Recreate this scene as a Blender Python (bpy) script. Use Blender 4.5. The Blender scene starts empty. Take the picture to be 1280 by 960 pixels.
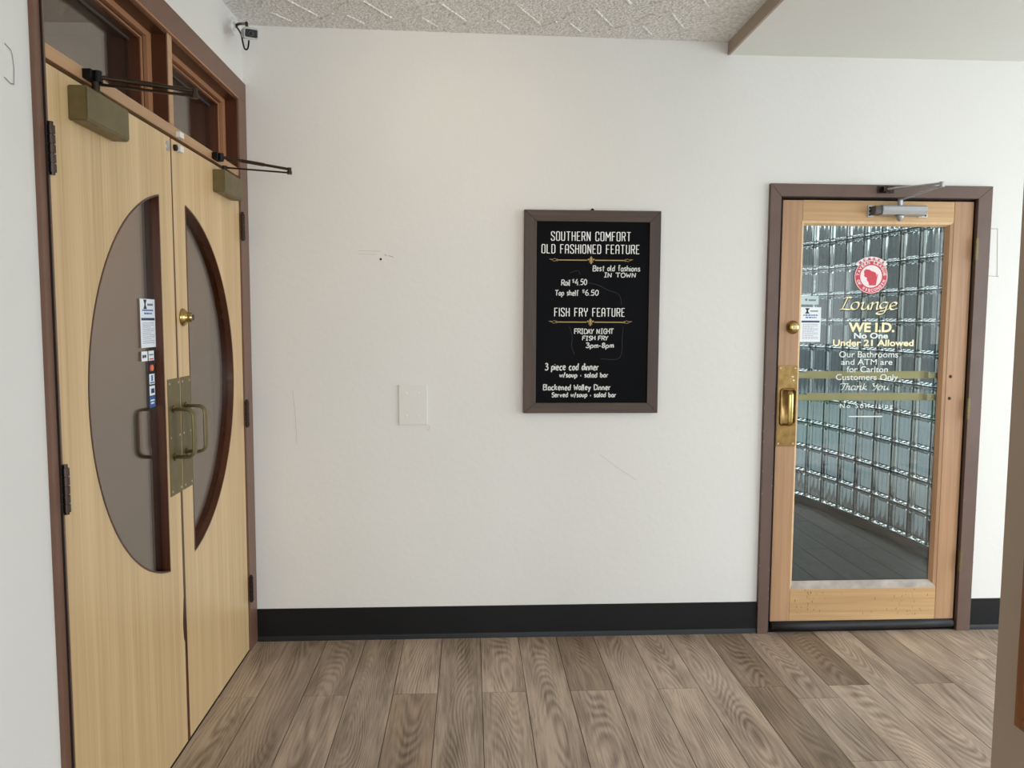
import bpy, bmesh, math, random
from mathutils import Matrix, Vector
random.seed(7)
S = bpy.context.scene; C = S.collection
PI = math.pi
D = 3.564; W = 0.99            # distance to the back wall, distance to the left wall

# ---------------------------------------------------------------- camera
def setup_camera():
    yaw, pitch, roll, h, f = .0530458, .0817323, -.004528, 1.480806, 980.0
    cy, sy = math.cos(yaw), math.sin(yaw)
    fw = Vector((sy*math.cos(pitch), cy*math.cos(pitch), -math.sin(pitch)))
    r = Vector((cy, -sy, 0)); d = fw.cross(r)
    r2 = math.cos(roll)*r + math.sin(roll)*d; d2 = -math.sin(roll)*r + math.cos(roll)*d
    m = Matrix((( r2.x, -d2.x, -fw.x, 0), (r2.y, -d2.y, -fw.y, 0), (r2.z, -d2.z, -fw.z, h), (0, 0, 0, 1)))
    cam = bpy.data.cameras.new('camera'); o = bpy.data.objects.new('camera', cam); C.objects.link(o)
    o.matrix_world = m; cam.sensor_fit = 'HORIZONTAL'; cam.sensor_width = 36; cam.lens = f/1280*36
    cam.clip_start = .02; cam.clip_end = 300
    S.camera = o
setup_camera()

# ---------------------------------------------------------------- light
w = bpy.data.worlds.new('sky'); S.world = w; w.use_nodes = True
nt = w.node_tree; bg = nt.nodes['Background']
tc = nt.nodes.new('ShaderNodeTexCoord'); sx = nt.nodes.new('ShaderNodeSeparateXYZ'); cr = nt.nodes.new('ShaderNodeValToRGB')
nt.links.new(tc.outputs['Generated'], sx.inputs[0]); nt.links.new(sx.outputs['Z'], cr.inputs[0]); nt.links.new(cr.outputs[0], bg.inputs[0])
cr.color_ramp.elements[0].position = 0; cr.color_ramp.elements[0].color = (.93, .97, 1, 1)
cr.color_ramp.elements[1].position = .6; cr.color_ramp.elements[1].color = (.86, .93, 1, 1)
bg.inputs[1].default_value = 2.0

def area(name, loc, aim, sx_, sy_, power, color):
    l = bpy.data.lights.new(name, 'AREA'); l.shape = 'RECTANGLE'; l.size = sx_; l.size_y = sy_
    l.energy = power; l.color = color
    o = bpy.data.objects.new(name, l); C.objects.link(o); o.location = loc
    o.rotation_euler = (Vector(aim)-Vector(loc)).to_track_quat('-Z', 'Y').to_euler()
    return o
DAY = (.84, .93, 1.0)
area('daylight_right_window', (5.12, 1.2, 1.4), (0, 1.25, 1.1), 3.8, 1.8, 140, DAY)      # the big windows of the right wall
area('daylight_rear_window', (1.7, -2.12, 1.4), (.9, 3, 1.1), 2.6, 1.8, 84, (.88, .95, 1.0))    # the windows behind the camera
area('hall_fill', (-2.6, 3.4, 2.6), (-2.6, 3.6, 0), .6, .6, 19, (1, .80, .64))            # added unseen fill to brighten the hall behind the double door
area('lounge_entry_fill', (1.9, 4.9, 2.6), (1.9, 4.9, 0), .5, .5, 1.6, (.9, .96, 1))  # added fill for the entry, as the glass blocks pass no light
sl = bpy.data.lights.new('ceiling_spot', 'SPOT'); sl.energy = 13; sl.color = (1, .74, .52); sl.spot_size = math.radians(125); sl.spot_blend = 1; sl.shadow_soft_size = .05
so = bpy.data.objects.new('ceiling_spot', sl); C.objects.link(so); so.location = (-.05, 2.35, 2.69); so.rotation_euler = (Vector((-.2, 3.56, 1.75))-so.location).to_track_quat('-Z', 'Y').to_euler()
S.view_settings.view_transform = 'Standard'; S.view_settings.look = 'None'
S.view_settings.exposure = -0.06; S.view_settings.gamma = 1

# ---------------------------------------------------------------- materials
def new_mat(name):
    m = bpy.data.materials.new(name); m.use_nodes = True
    return m, m.node_tree, m.node_tree.nodes['Principled BSDF']
def rgb(h):   # sRGB 0-255 -> linear
    return tuple((c/255/12.92 if c/255 <= .04045 else ((c/255+.055)/1.055)**2.4) for c in h) + (1,)
def mat(name, col, rough=.5, metal=0, noise=0, nscale=20, bump=0, bscale=200, spec=.5):
    m, t, p = new_mat(name)
    p.inputs['Base Color'].default_value = rgb(col); p.inputs['Roughness'].default_value = rough
    p.inputs['Metallic'].default_value = metal; p.inputs['Specular IOR Level'].default_value = spec
    if noise or bump:
        c = t.nodes.new('ShaderNodeTexCoord')
    if noise:
        n = t.nodes.new('ShaderNodeTexNoise'); n.inputs['Scale'].default_value = nscale; n.inputs['Detail'].default_value = 6
        t.links.new(c.outputs['Object'], n.inputs[0])
        r = t.nodes.new('ShaderNodeValToRGB'); t.links.new(n.outputs[0], r.inputs[0])
        b = rgb(col)
        r.color_ramp.elements[0].position = .3; r.color_ramp.elements[0].color = tuple(x*(1-noise) for x in b[:3])+(1,)
        r.color_ramp.elements[1].position = .7; r.color_ramp.elements[1].color = tuple(min(1, x*(1+noise)) for x in b[:3])+(1,)
        t.links.new(r.outputs[0], p.inputs['Base Color'])
    if bump:
        n = t.nodes.new('ShaderNodeTexNoise'); n.inputs['Scale'].default_value = bscale; n.inputs['Detail'].default_value = 4
        t.links.new(c.outputs['Object'], n.inputs[0])
        b = t.nodes.new('ShaderNodeBump'); b.inputs['Strength'].default_value = bump; b.inputs['Distance'].default_value = .004
        t.links.new(n.outputs[0], b.inputs['Height']); t.links.new(b.outputs[0], p.inputs['Normal'])
    return m
def wood(name, c0, c1, axis, across=60, along=2.0, rough=.45, streak=.5, coat=0):
    """grain running along the given axis (0,1,2)"""
    m, t, p = new_mat(name)
    c = t.nodes.new('ShaderNodeTexCoord'); mp = t.nodes.new('ShaderNodeMapping')
    s = [across]*3; s[axis] = along; mp.inputs['Scale'].default_value = s
    t.links.new(c.outputs['Object'], mp.inputs[0])
    n = t.nodes.new('ShaderNodeTexNoise'); n.inputs['Scale'].default_value = 1; n.inputs['Detail'].default_value = 8; n.inputs['Roughness'].default_value = .65
    t.links.new(mp.outputs[0], n.inputs[0])
    mp2 = t.nodes.new('ShaderNodeMapping'); s = [across*.12]*3; s[axis] = along*.35; mp2.inputs['Scale'].default_value = s
    t.links.new(c.outputs['Object'], mp2.inputs[0])
    n2 = t.nodes.new('ShaderNodeTexNoise'); n2.inputs['Scale'].default_value = 1; n2.inputs['Detail'].default_value = 3
    t.links.new(mp2.outputs[0], n2.inputs[0])
    mx = t.nodes.new('ShaderNodeMix'); mx.data_type = 'FLOAT'; mx.inputs[0].default_value = streak
    t.links.new(n.outputs[0], mx.inputs[2]); t.links.new(n2.outputs[0], mx.inputs[3])
    r = t.nodes.new('ShaderNodeValToRGB'); t.links.new(mx.outputs[0], r.inputs[0])
    r.color_ramp.elements[0].position = .36; r.color_ramp.elements[0].color = rgb(c0)
    r.color_ramp.elements[1].position = .64; r.color_ramp.elements[1].color = rgb(c1)
    t.links.new(r.outputs[0], p.inputs['Base Color'])
    p.inputs['Roughness'].default_value = rough; p.inputs['Coat Weight'].default_value = coat
    b = t.nodes.new('ShaderNodeBump'); b.inputs['Strength'].default_value = .15; b.inputs['Distance'].default_value = .001
    t.links.new(n.outputs[0], b.inputs['Height']); t.links.new(b.outputs[0], p.inputs['Normal'])
    return m
def thin_glass(name, tint, ior=1.5, boost=1.0, rough=0.0):
    m = bpy.data.materials.new(name); m.use_nodes = True; t = m.node_tree; t.nodes.clear()
    o = t.nodes.new('ShaderNodeOutputMaterial'); tr = t.nodes.new('ShaderNodeBsdfTransparent'); g = t.nodes.new('ShaderNodeBsdfGlossy')
    tr.inputs[0].default_value = tint; g.inputs[0].default_value = (1, 1, 1, 1); g.inputs['Roughness'].default_value = rough
    fr = t.nodes.new('ShaderNodeFresnel'); fr.inputs[0].default_value = ior
    mu = t.nodes.new('ShaderNodeMath'); mu.operation = 'MULTIPLY'; mu.inputs[1].default_value = boost; mu.use_clamp = True
    t.links.new(fr.outputs[0], mu.inputs[0])
    mx = t.nodes.new('ShaderNodeMixShader'); t.links.new(mu.outputs[0], mx.inputs[0]); t.links.new(tr.outputs[0], mx.inputs[1]); t.links.new(g.outputs[0], mx.inputs[2])
    t.links.new(mx.outputs[0], o.inputs[0]); return m

def wall_mat(name, col, stains=True):
    m, t, p = new_mat(name); p.inputs['Roughness'].default_value = .55; p.inputs['Specular IOR Level'].default_value = .35
    c = t.nodes.new('ShaderNodeTexCoord')
    n = t.nodes.new('ShaderNodeTexNoise'); n.inputs['Scale'].default_value = 1.3; n.inputs['Detail'].default_value = 5
    t.links.new(c.outputs['Object'], n.inputs[0])
    r = t.nodes.new('ShaderNodeValToRGB'); t.links.new(n.outputs[0], r.inputs[0])
    b = rgb(col)
    r.color_ramp.elements[0].position = .3; r.color_ramp.elements[0].color = tuple(x*.965 for x in b[:3])+(1,)
    r.color_ramp.elements[1].position = .7; r.color_ramp.elements[1].color = b
    last = r.outputs[0]
    if stains:   # faint scuffs
        mp = t.nodes.new('ShaderNodeMapping'); mp.inputs['Scale'].default_value = (3, 3, 9); t.links.new(c.outputs['Object'], mp.inputs[0])
        n2 = t.nodes.new('ShaderNodeTexNoise'); n2.inputs['Scale'].default_value = 2.2; n2.inputs['Detail'].default_value = 9; n2.inputs['Roughness'].default_value = .7
        t.links.new(mp.outputs[0], n2.inputs[0])
        r2 = t.nodes.new('ShaderNodeValToRGB'); t.links.new(n2.outputs[0], r2.inputs[0])
        r2.color_ramp.elements[0].position = .68; r2.color_ramp.elements[0].color = (1, 1, 1, 1)
        r2.color_ramp.elements[1].position = .80; r2.color_ramp.elements[1].color = (.86, .83, .79, 1)
        mx = t.nodes.new('ShaderNodeMix'); mx.data_type = 'RGBA'; mx.blend_type = 'MULTIPLY'; mx.inputs[0].default_value = .8
        t.links.new(last, mx.inputs[6]); t.links.new(r2.outputs[0], mx.inputs[7]); last = mx.outputs[2]
    t.links.new(last, p.inputs['Base Color'])
    nb = t.nodes.new('ShaderNodeTexNoise'); nb.inputs['Scale'].default_value = 38; nb.inputs['Detail'].default_value = 5
    t.links.new(c.outputs['Object'], nb.inputs[0])
    bm_ = t.nodes.new('ShaderNodeBump'); bm_.inputs['Strength'].default_value = .22; bm_.inputs['Distance'].default_value = .004
    t.links.new(nb.outputs[0], bm_.inputs['Height']); t.links.new(bm_.outputs[0], p.inputs['Normal'])
    return m
def popcorn_mat():
    m, t, p = new_mat('textured ceiling plaster'); p.inputs['Roughness'].default_value = .8
    p.inputs['Base Color'].default_value = rgb((222, 219, 214))
    c = t.nodes.new('ShaderNodeTexCoord')
    v = t.nodes.new('ShaderNodeTexVoronoi'); v.inputs['Scale'].default_value = 95; t.links.new(c.outputs['Object'], v.inputs[0])
    n = t.nodes.new('ShaderNodeTexNoise'); n.inputs['Scale'].default_value = 70; n.inputs['Detail'].default_value = 6; t.links.new(c.outputs['Object'], n.inputs[0])
    ma = t.nodes.new('ShaderNodeMath'); ma.operation = 'SUBTRACT'; t.links.new(n.outputs[0], ma.inputs[0]); t.links.new(v.outputs['Distance'], ma.inputs[1])
    b = t.nodes.new('ShaderNodeBump'); b.inputs['Strength'].default_value = .9; b.inputs['Distance'].default_value = .006
    t.links.new(ma.outputs[0], b.inputs['Height']); t.links.new(b.outputs[0], p.inputs['Normal'])
    r = t.nodes.new('ShaderNodeValToRGB'); t.links.new(n.outputs[0], r.inputs[0])
    r.color_ramp.elements[0].position = .35; r.color_ramp.elements[0].color = rgb((214, 209, 203))
    r.color_ramp.elements[1].position = .6; r.color_ramp.elements[1].color = rgb((244, 242, 238))
    t.links.new(r.outputs[0], p.inputs['Base Color'])
    return m
def plank_mat(name, pale, dark, tone, rough=.42):
    """vinyl plank with cathedral grain; every plank shifts the grain by its own random number and takes its tone from the object colour"""
    m, t, p = new_mat(name); L = t.links.new; N = t.nodes.new
    c = N('ShaderNodeTexCoord'); oi = N('ShaderNodeObjectInfo')
    ad = N('ShaderNodeVectorMath'); ad.operation = 'ADD'
    cb = N('ShaderNodeCombineXYZ'); mu = N('ShaderNodeMath'); mu.operation = 'MULTIPLY'; mu.inputs[1].default_value = 37
    L(oi.outputs['Random'], mu.inputs[0]); L(mu.outputs[0], cb.inputs[1]); L(mu.outputs[0], cb.inputs[2])
    L(c.outputs['Object'], ad.inputs[0]); L(cb.outputs[0], ad.inputs[1])
    # slow warp -> cathedral arches
    mp = N('ShaderNodeMapping'); mp.inputs['Scale'].default_value = (4.6, .62, 1); L(ad.outputs[0], mp.inputs[0])
    n1 = N('ShaderNodeTexNoise'); n1.inputs['Scale'].default_value = 1.0; n1.inputs['Detail'].default_value = 1.3; n1.inputs['Roughness'].default_value = .42; L(mp.outputs[0], n1.inputs[0])
    m1 = N('ShaderNodeMath'); m1.operation = 'MULTIPLY'; m1.inputs[1].default_value = 330; L(n1.outputs[0], m1.inputs[0])
    sn = N('ShaderNodeMath'); sn.operation = 'SINE'; L(m1.outputs[0], sn.inputs[0])
    r1 = N('ShaderNodeMapRange'); r1.inputs[1].default_value = -1; r1.inputs[2].default_value = .9; L(sn.outputs[0], r1.inputs[0])
    mp2 = N('ShaderNodeMapping'); mp2.inputs['Scale'].default_value = (170, 7, 1); L(ad.outputs[0], mp2.inputs[0])
    n2 = N('ShaderNodeTexNoise'); n2.inputs['Scale'].default_value = 1; n2.inputs['Detail'].default_value = 6; L(mp2.outputs[0], n2.inputs[0])
    mp3 = N('ShaderNodeMapping'); mp3.inputs['Scale'].default_value = (14, 2.2, 1); L(ad.outputs[0], mp3.inputs[0])
    n3 = N('ShaderNodeTexNoise'); n3.inputs['Scale'].default_value = 1; n3.inputs['Detail'].default_value = 4; L(mp3.outputs[0], n3.inputs[0])
    a = N('ShaderNodeMix'); a.data_type = 'FLOAT'; a.inputs[0].default_value = .66; L(r1.outputs[0], a.inputs[2]); L(n2.outputs[0], a.inputs[3])
    # the arches run along the middle of a plank, its edges are straight grained
    sp = N('ShaderNodeSeparateXYZ'); L(c.outputs['Object'], sp.inputs[0]); ab = N('ShaderNodeMath'); ab.operation = 'ABSOLUTE'; L(sp.outputs['X'], ab.inputs[0])
    mk = N('ShaderNodeMapRange'); mk.inputs[1].default_value = .012; mk.inputs[2].default_value = .062; mk.inputs[3].default_value = .70; mk.inputs[4].default_value = .96; L(ab.outputs[0], mk.inputs[0]); L(mk.outputs[0], a.inputs[0])
    b = N('ShaderNodeMix'); b.data_type = 'FLOAT'; b.inputs[0].default_value = .50; L(a.outputs[0], b.inputs[2]); L(n3.outputs[0], b.inputs[3])
    cr = N('ShaderNodeValToRGB'); L(b.outputs[0], cr.inputs[0])
    cr.color_ramp.elements[0].position = .26; cr.color_ramp.elements[0].color = rgb(dark)
    cr.color_ramp.elements[1].position = .62; cr.color_ramp.elements[1].color = rgb(pale)
    mx = N('ShaderNodeMix'); mx.data_type = 'RGBA'; mx.blend_type = 'MULTIPLY'; mx.inputs[0].default_value = 1
    L(cr.outputs[0], mx.inputs[6]); L(oi.outputs['Color'], mx.inputs[7]); L(mx.outputs[2], p.inputs['Base Color'])
    p.inputs['Roughness'].default_value = rough; p.inputs['Specular IOR Level'].default_value = .45
    bp = N('ShaderNodeBump'); bp.inputs['Strength'].default_value = .18; bp.inputs['Distance'].default_value = .001; L(a.outputs[0], bp.inputs['Height']); L(bp.outputs[0], p.inputs['Normal'])
    return m
def block_glass():
    m, t, p = new_mat('fluted glass block'); L = t.links.new; N = t.nodes.new
    p.inputs['Base Color'].default_value = (.88, .95, .93, 1); p.inputs['Transmission Weight'].default_value = 1
    p.inputs['Roughness'].default_value = .06; p.inputs['IOR'].default_value = 1.45
    c = N('ShaderNodeTexCoord'); wv = N('ShaderNodeTexWave'); wv.bands_direction = 'X'; wv.inputs['Scale'].default_value = 6; wv.inputs['Distortion'].default_value = .6
    L(c.outputs['Object'], wv.inputs[0])
    b = N('ShaderNodeBump'); b.inputs['Strength'].default_value = .4; b.inputs['Distance'].default_value = .005; L(wv.outputs[0], b.inputs['Height']); L(b.outputs[0], p.inputs['Normal'])
    return m

M = dict(
 wall=wall_mat('white wall paint', (226, 224, 219)),
 tan=mat('taupe wall paint', (172, 154, 137), .7, bump=.15, bscale=60),
 smooth=mat('smooth ceiling paint', (226, 226, 220), .75, bump=.5, bscale=28),
 popcorn=popcorn_mat(),
 base=mat('black vinyl baseboard', (17, 18, 20), .42, bump=.15, bscale=12, spec=.3),
 brown=mat('brown frame paint', (110, 78, 62), .42, noise=.08, nscale=14),
 brownR=mat('worn brown frame paint', (98, 76, 66), .5, noise=.1, nscale=9),
 chip=mat('bare chipped wood', (170, 150, 128), .8),
 oak=wood('oak veneer', (188, 156, 110), (220, 190, 145), 2, 110, 1.2, .38, .45),
 oakbar=wood('oak rail', (164, 126, 90), (190, 150, 110), 1, 70, 2, .4, .5),
 stain_z=wood('dark stained wood', (60, 28, 12), (90, 46, 22), 2, 60, 2, .35),
 stain_y=wood('brown varnished wood', (64, 34, 15), (92, 54, 26), 1, 60, 2, .35),
 edge=mat('worn wood edge', (164, 116, 82), .5),
 gapm=mat('dark door gap', (22, 12, 10), .8),
 bronze=mat('aged bronze', (112, 100, 66), .42, .55, noise=.12, nscale=30),
 bronzed=mat('dark bronze arm', (58, 46, 34), .35, .7),
 barm=mat('pale brass bar', (206, 184, 128), .4, .35),
 brass=mat('polished brass', (180, 154, 98), .22, 1, noise=.15, nscale=40),
 brassd=mat('tarnished brass plate', (140, 112, 68), .36, .85, noise=.3, nscale=28),
 steel=mat('hinge steel', (66, 54, 50), .26, .9),
 screw=mat('screw head', (190, 175, 150), .3, .9),
 alu=mat('painted aluminium', (176, 178, 180), .35, .6),
 alud=mat('dark end cap', (92, 88, 86), .45, .4),
 pine_z=wood('worn pine stile', (154, 114, 82), (192, 152, 114), 2, 60, 1.6, .45, .55),
 pine_x=wood('worn pine rail', (172, 132, 88), (206, 170, 122), 0, 60, 1.6, .45, .55),
 bead=mat('pale glazing bead', (214, 180, 136), .5, noise=.12, nscale=30),
 sill=mat('greyed glazing bead', (170, 160, 150), .6, noise=.2, nscale=18),
 white=mat('white plastic', (225, 225, 220), .45),
 plate=mat('painted cover plate', (222, 220, 214), .45, bump=.1, bscale=50),
 grey=mat('grey camera casing', (150, 150, 146), .4, .3),
 black=mat('black plastic', (8, 8, 9), .4, spec=.25),
 rubber=mat('black door sweep', (26, 24, 27), .6, bump=.3, bscale=30),
 lensm=mat('camera lens', (6, 6, 9), .08),
 frame=wood('dark walnut frame', (48, 34, 25), (80, 60, 46), 0, 90, 3, .5),
 framev=wood('dark walnut frame upright', (48, 34, 25), (80, 60, 46), 2, 90, 3, .5),
 chalk=mat('blackboard surface', (5, 5, 8), .45, noise=.3, nscale=6, spec=.06),
 ink=mat('white marker ink', (225, 225, 222), .7),
 print=mat('white print', (240, 240, 236), .6),
 gold=mat('gold print', (176, 150, 92), .6),
 cream=mat('cream vinyl lettering', (250, 236, 190), .6),
 creamw=mat('white vinyl lettering', (232, 238, 232), .6),
 shadow=mat('black vinyl outline', (20, 18, 16), .6),
 paper=mat('white paper', (235, 240, 246), .6),
 pinkw=mat('badge white', (240, 225, 225), .6),
 red=mat('badge red', (205, 62, 78), .6),
 blue=mat('blue print', (50, 96, 158), .6),
 navy=mat('navy print', (34, 50, 92), .6),
 txt=mat('grey print', (120, 130, 142), .6),
 orange=mat('orange print', (224, 130, 70), .6),
 dark=mat('black print', (18, 18, 22), .6),
 mortar=mat('dark grout', (48, 58, 60), .7),
 curb=mat('black curb', (10, 11, 12), .5),
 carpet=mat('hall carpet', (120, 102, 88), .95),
 casewood=wood('orange brown case wood', (110, 62, 26), (146, 88, 42), 2, 60, 2, .35, coat=.3),
 pane=thin_glass('clear pane', (.90, .94, .93, 1), 1.5, 1.05),
 panel=thin_glass('bronze tinted pane', (.86, .82, .78, 1), 1.45, .55),
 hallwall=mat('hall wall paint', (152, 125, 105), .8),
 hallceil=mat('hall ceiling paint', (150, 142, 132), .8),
 asphalt=mat('asphalt', (120, 126, 128), .9, noise=.2, nscale=1),
 lawn=mat('lawn', (96, 132, 92), .9, noise=.3, nscale=3),
 brick=mat('grey siding', (92, 96, 98), .8, noise=.4, nscale=.6),
 block=block_glass(),
 plank=plank_mat('grey brown vinyl plank', (188, 167, 146), (84, 66, 52), 1),
 plankd=plank_mat('charcoal vinyl plank', (58, 57, 58), (30, 29, 31), 1, .5),
 joint=mat('dark floor joint', (58, 48, 42), .8),
 lamp=mat('lamp glass', (255, 236, 205), .5),
)
M['lamp'].node_tree.nodes['Principled BSDF'].inputs['Emission Color'].default_value = (1, .85, .65, 1)
M['lamp'].node_tree.nodes['Principled BSDF'].inputs['Emission Strength'].default_value = 4

# ---------------------------------------------------------------- geometry helpers (all coordinates are world metres)
def link(name, bm, m, parent=None, smooth=False, loc=None, me=None):
    if me is None:
        me = bpy.data.meshes.new(name)
        bmesh.ops.recalc_face_normals(bm, faces=bm.faces)
        off = Vector(loc) if loc else Vector((0, 0, 0))
        if off.length: bmesh.ops.translate(bm, verts=bm.verts, vec=-off)
        bm.to_mesh(me); bm.free()
        for q in (m if isinstance(m, (list, tuple)) else [m]): me.materials.append(q)
        if smooth:
            for f in me.polygons: f.use_smooth = True
    o = bpy.data.objects.new(name, me); C.objects.link(o)
    if parent is not None:
        o.parent = parent
        base = Vector(loc) if loc else Vector((0, 0, 0))
        o.location = base - WORLD.get(parent.name, Vector((0, 0, 0)))
        WORLD[o.name] = base
    else:
        o.location = loc if loc else (0, 0, 0); WORLD[o.name] = Vector(o.location)
    return o
WORLD = {}
def tag(o, label=None, cat=None, group=None, kind=None):
    if label: o['label'] = label
    if cat: o['category'] = cat
    if group: o['group'] = group
    if kind: o['kind'] = kind
    return o
def thing(name, loc, label, cat, group=None, kind=None):
    o = bpy.data.objects.new(name, None); C.objects.link(o); o.location = loc; WORLD[o.name] = Vector(loc)
    o.empty_display_size = .05
    return tag(o, label, cat, group, kind)
def abox(bm, x0, x1, y0, y1, z0, z1, bev=0):
    v = [bm.verts.new((x, y, z)) for x in (x0, x1) for y in (y0, y1) for z in (z0, z1)]
    F = [(0, 1, 3, 2), (4, 6, 7, 5), (0, 4, 5, 1), (2, 3, 7, 6), (0, 2, 6, 4), (1, 5, 7, 3)]
    fs = [bm.faces.new([v[i] for i in f]) for f in F]
    if bev:
        es = list({e for f in fs for e in f.edges})
        bmesh.ops.bevel(bm, geom=es, offset=bev, segments=2, affect='EDGES', profile=.6)
    return v
def box(name, x0, x1, y0, y1, z0, z1, m, parent=None, bev=0):
    bm = bmesh.new(); abox(bm, x0, x1, y0, y1, z0, z1, bev)
    return link(name, bm, m, parent, loc=((x0+x1)/2, (y0+y1)/2, z0))
def aprism(bm, poly, axis, a0, a1):
    """extrude a 2D polygon along an axis; poly is given in the two other axes in order"""
    def P(p, a):
        return {0: (a, p[0], p[1]), 1: (p[0], a, p[1]), 2: (p[0], p[1], a)}[axis]
    A = [bm.verts.new(P(p, a0)) for p in poly]; B = [bm.verts.new(P(p, a1)) for p in poly]
    bm.faces.new(A); bm.faces.new(list(reversed(B))); n = len(poly)
    for i in range(n): bm.faces.new((A[i], B[i], B[(i+1) % n], A[(i+1) % n]))
def acyl(bm, p0, p1, r0, r1=None, n=16):
    r1 = r0 if r1 is None else r1
    p0, p1 = Vector(p0), Vector(p1); d = (p1-p0).normalized()
    u = d.orthogonal().normalized(); v = d.cross(u)
    A = [bm.verts.new(p0+(u*math.cos(t)+v*math.sin(t))*r0) for t in [2*PI*i/n for i in range(n)]]
    B = [bm.verts.new(p1+(u*math.cos(t)+v*math.sin(t))*r1) for t in [2*PI*i/n for i in range(n)]]
    bm.faces.new(A); bm.faces.new(list(reversed(B)))
    for i in range(n): bm.faces.new((A[i], A[(i+1) % n], B[(i+1) % n], B[i]))
def alathe(bm, base, axis, prof, n=24):
    """prof: list of (distance along axis, radius)"""
    base = Vector(base); d = Vector(axis).normalized(); u = d.orthogonal().normalized(); v = d.cross(u); rings = []
    for a, r in prof:
        rings.append([bm.verts.new(base+d*a+(u*math.cos(2*PI*i/n)+v*math.sin(2*PI*i/n))*max(r, 1e-5)) for i in range(n)])
    for A, B in zip(rings, rings[1:]):
        for i in range(n): bm.faces.new((A[i], A[(i+1) % n], B[(i+1) % n], B[i]))
    bm.faces.new(rings[0]); bm.faces.new(list(reversed(rings[-1])))
def atube(bm, pts, rx, ry=None, side=(0, 0, 1), n=10):
    """sweep an ellipse along a polyline; ry measured along 'side'"""
    ry = rx if ry is None else ry; pts = [Vector(p) for p in pts]; rings = []; side = Vector(side)
    for i, p in enumerate(pts):
        d = (pts[min(i+1, len(pts)-1)]-pts[max(i-1, 0)]).normalized()
        u = d.cross(side)
        if u.length < 1e-4: u = d.orthogonal()
        u.normalize(); v = u.cross(d).normalized()
        rings.append([bm.verts.new(p+u*math.cos(t)*rx+v*math.sin(t)*ry) for t in [2*PI*k/n for k in range(n)]])
    for A, B in zip(rings, rings[1:]):
        for i in range(n): bm.faces.new((A[i], A[(i+1) % n], B[(i+1) % n], B[i]))
    bm.faces.new(rings[0]); bm.faces.new(list(reversed(rings[-1])))
def smooth_line(pts, k=6):
    pts = [Vector(p) for p in pts]
    if len(pts) < 3: return pts
    P = [pts[0]]+pts+[pts[-1]]; out = []
    for i in range(1, len(P)-2):
        for j in range(k):
            t = j/k; a, b, c, d = P[i-1:i+3]
            out.append(.5*((2*b)+(-a+c)*t+(2*a-5*b+4*c-d)*t*t+(-a+3*b-3*c+d)*t**3))
    out.append(pts[-1]); return out

# plane frames: map (s, z) and height above the surface to world
def back_plane(y): return lambda s, z, h=0: (s, y-h, z)
def left_plane(x): return lambda s, z, h=0: (x+h, s, z)
def flat_poly(bm, F, pts, h):      # thin prism lying on a plane
    A = [bm.verts.new(F(p[0], p[1], 0)) for p in pts]; B = [bm.verts.new(F(p[0], p[1], h)) for p in pts]
    bm.faces.new(A); bm.faces.new(list(reversed(B))); n = len(pts)
    for i in range(n): bm.faces.new((A[i], B[i], B[(i+1) % n], A[(i+1) % n]))
def rect(s0, s1, z0, z1): return [(s0, z0), (s1, z0), (s1, z1), (s0, z1)]
def decal(name, F, polys, m, parent, h=.0004):
    bm = bmesh.new()
    for p in polys: flat_poly(bm, F, p, h)
    c = Vector(F(polys[0][0][0], polys[0][0][1], 0))
    return link(name, bm, m, parent, loc=c)
def ribbon(bm, F, pts, wd, h, nib=None, closed=False):
    """pen stroke as quads; nib=(dx,dz) gives a calligraphic pen"""
    pts = [Vector((p[0], p[1])) for p in pts]; L, R = [], []
    for i, p in enumerate(pts):
        if nib: o = Vector(nib)
        else:
            d = pts[min(i+1, len(pts)-1)]-pts[max(i-1, 0)]
            if d.length < 1e-9: d = Vector((1, 0))
            d.normalize(); o = Vector((-d.y, d.x))*wd
        L.append(bm.verts.new(F(*(p+o), h))); R.append(bm.verts.new(F(*(p-o), h)))
    for i in range(len(pts)-1):
        try: bm.faces.new((L[i], R[i], R[i+1], L[i+1]))
        except ValueError: pass
def font_text(name, s, F, x0, x1, z0, z1, m, parent, bold=0, shear=0, h=.0006, spacing=1.0):
    """built-in font fitted to the box x0..x1, z0..z1 (z0..z1 = bounds of the drawn glyphs)"""
    cu = bpy.data.curves.new(name, 'FONT'); cu.body = s; cu.size = 1; cu.offset = bold; cu.shear = shear; cu.space_character = spacing; cu.resolution_u = 4
    t = bpy.data.objects.new('tmp', cu); C.objects.link(t)
    dg = bpy.context.evaluated_depsgraph_get(); me = bpy.data.meshes.new_from_object(t.evaluated_get(dg))
    bpy.data.objects.remove(t); bpy.data.curves.remove(cu)
    xs = [v.co.x for v in me.vertices]; ys = [v.co.y for v in me.vertices]
    ax, bx, ay, by = min(xs), max(xs), min(ys), max(ys)
    base = Vector(F(x0, z0, 0)); me.name = name
    for v in me.vertices:
        v.co = Vector(F(x0+(v.co.x-ax)/(bx-ax)*(x1-x0), z0+(v.co.y-ay)/(by-ay)*(z1-z0), h))-base
    me.materials.clear(); me.materials.append(m)
    return link(name, None, m, parent, loc=base, me=me)

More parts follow.
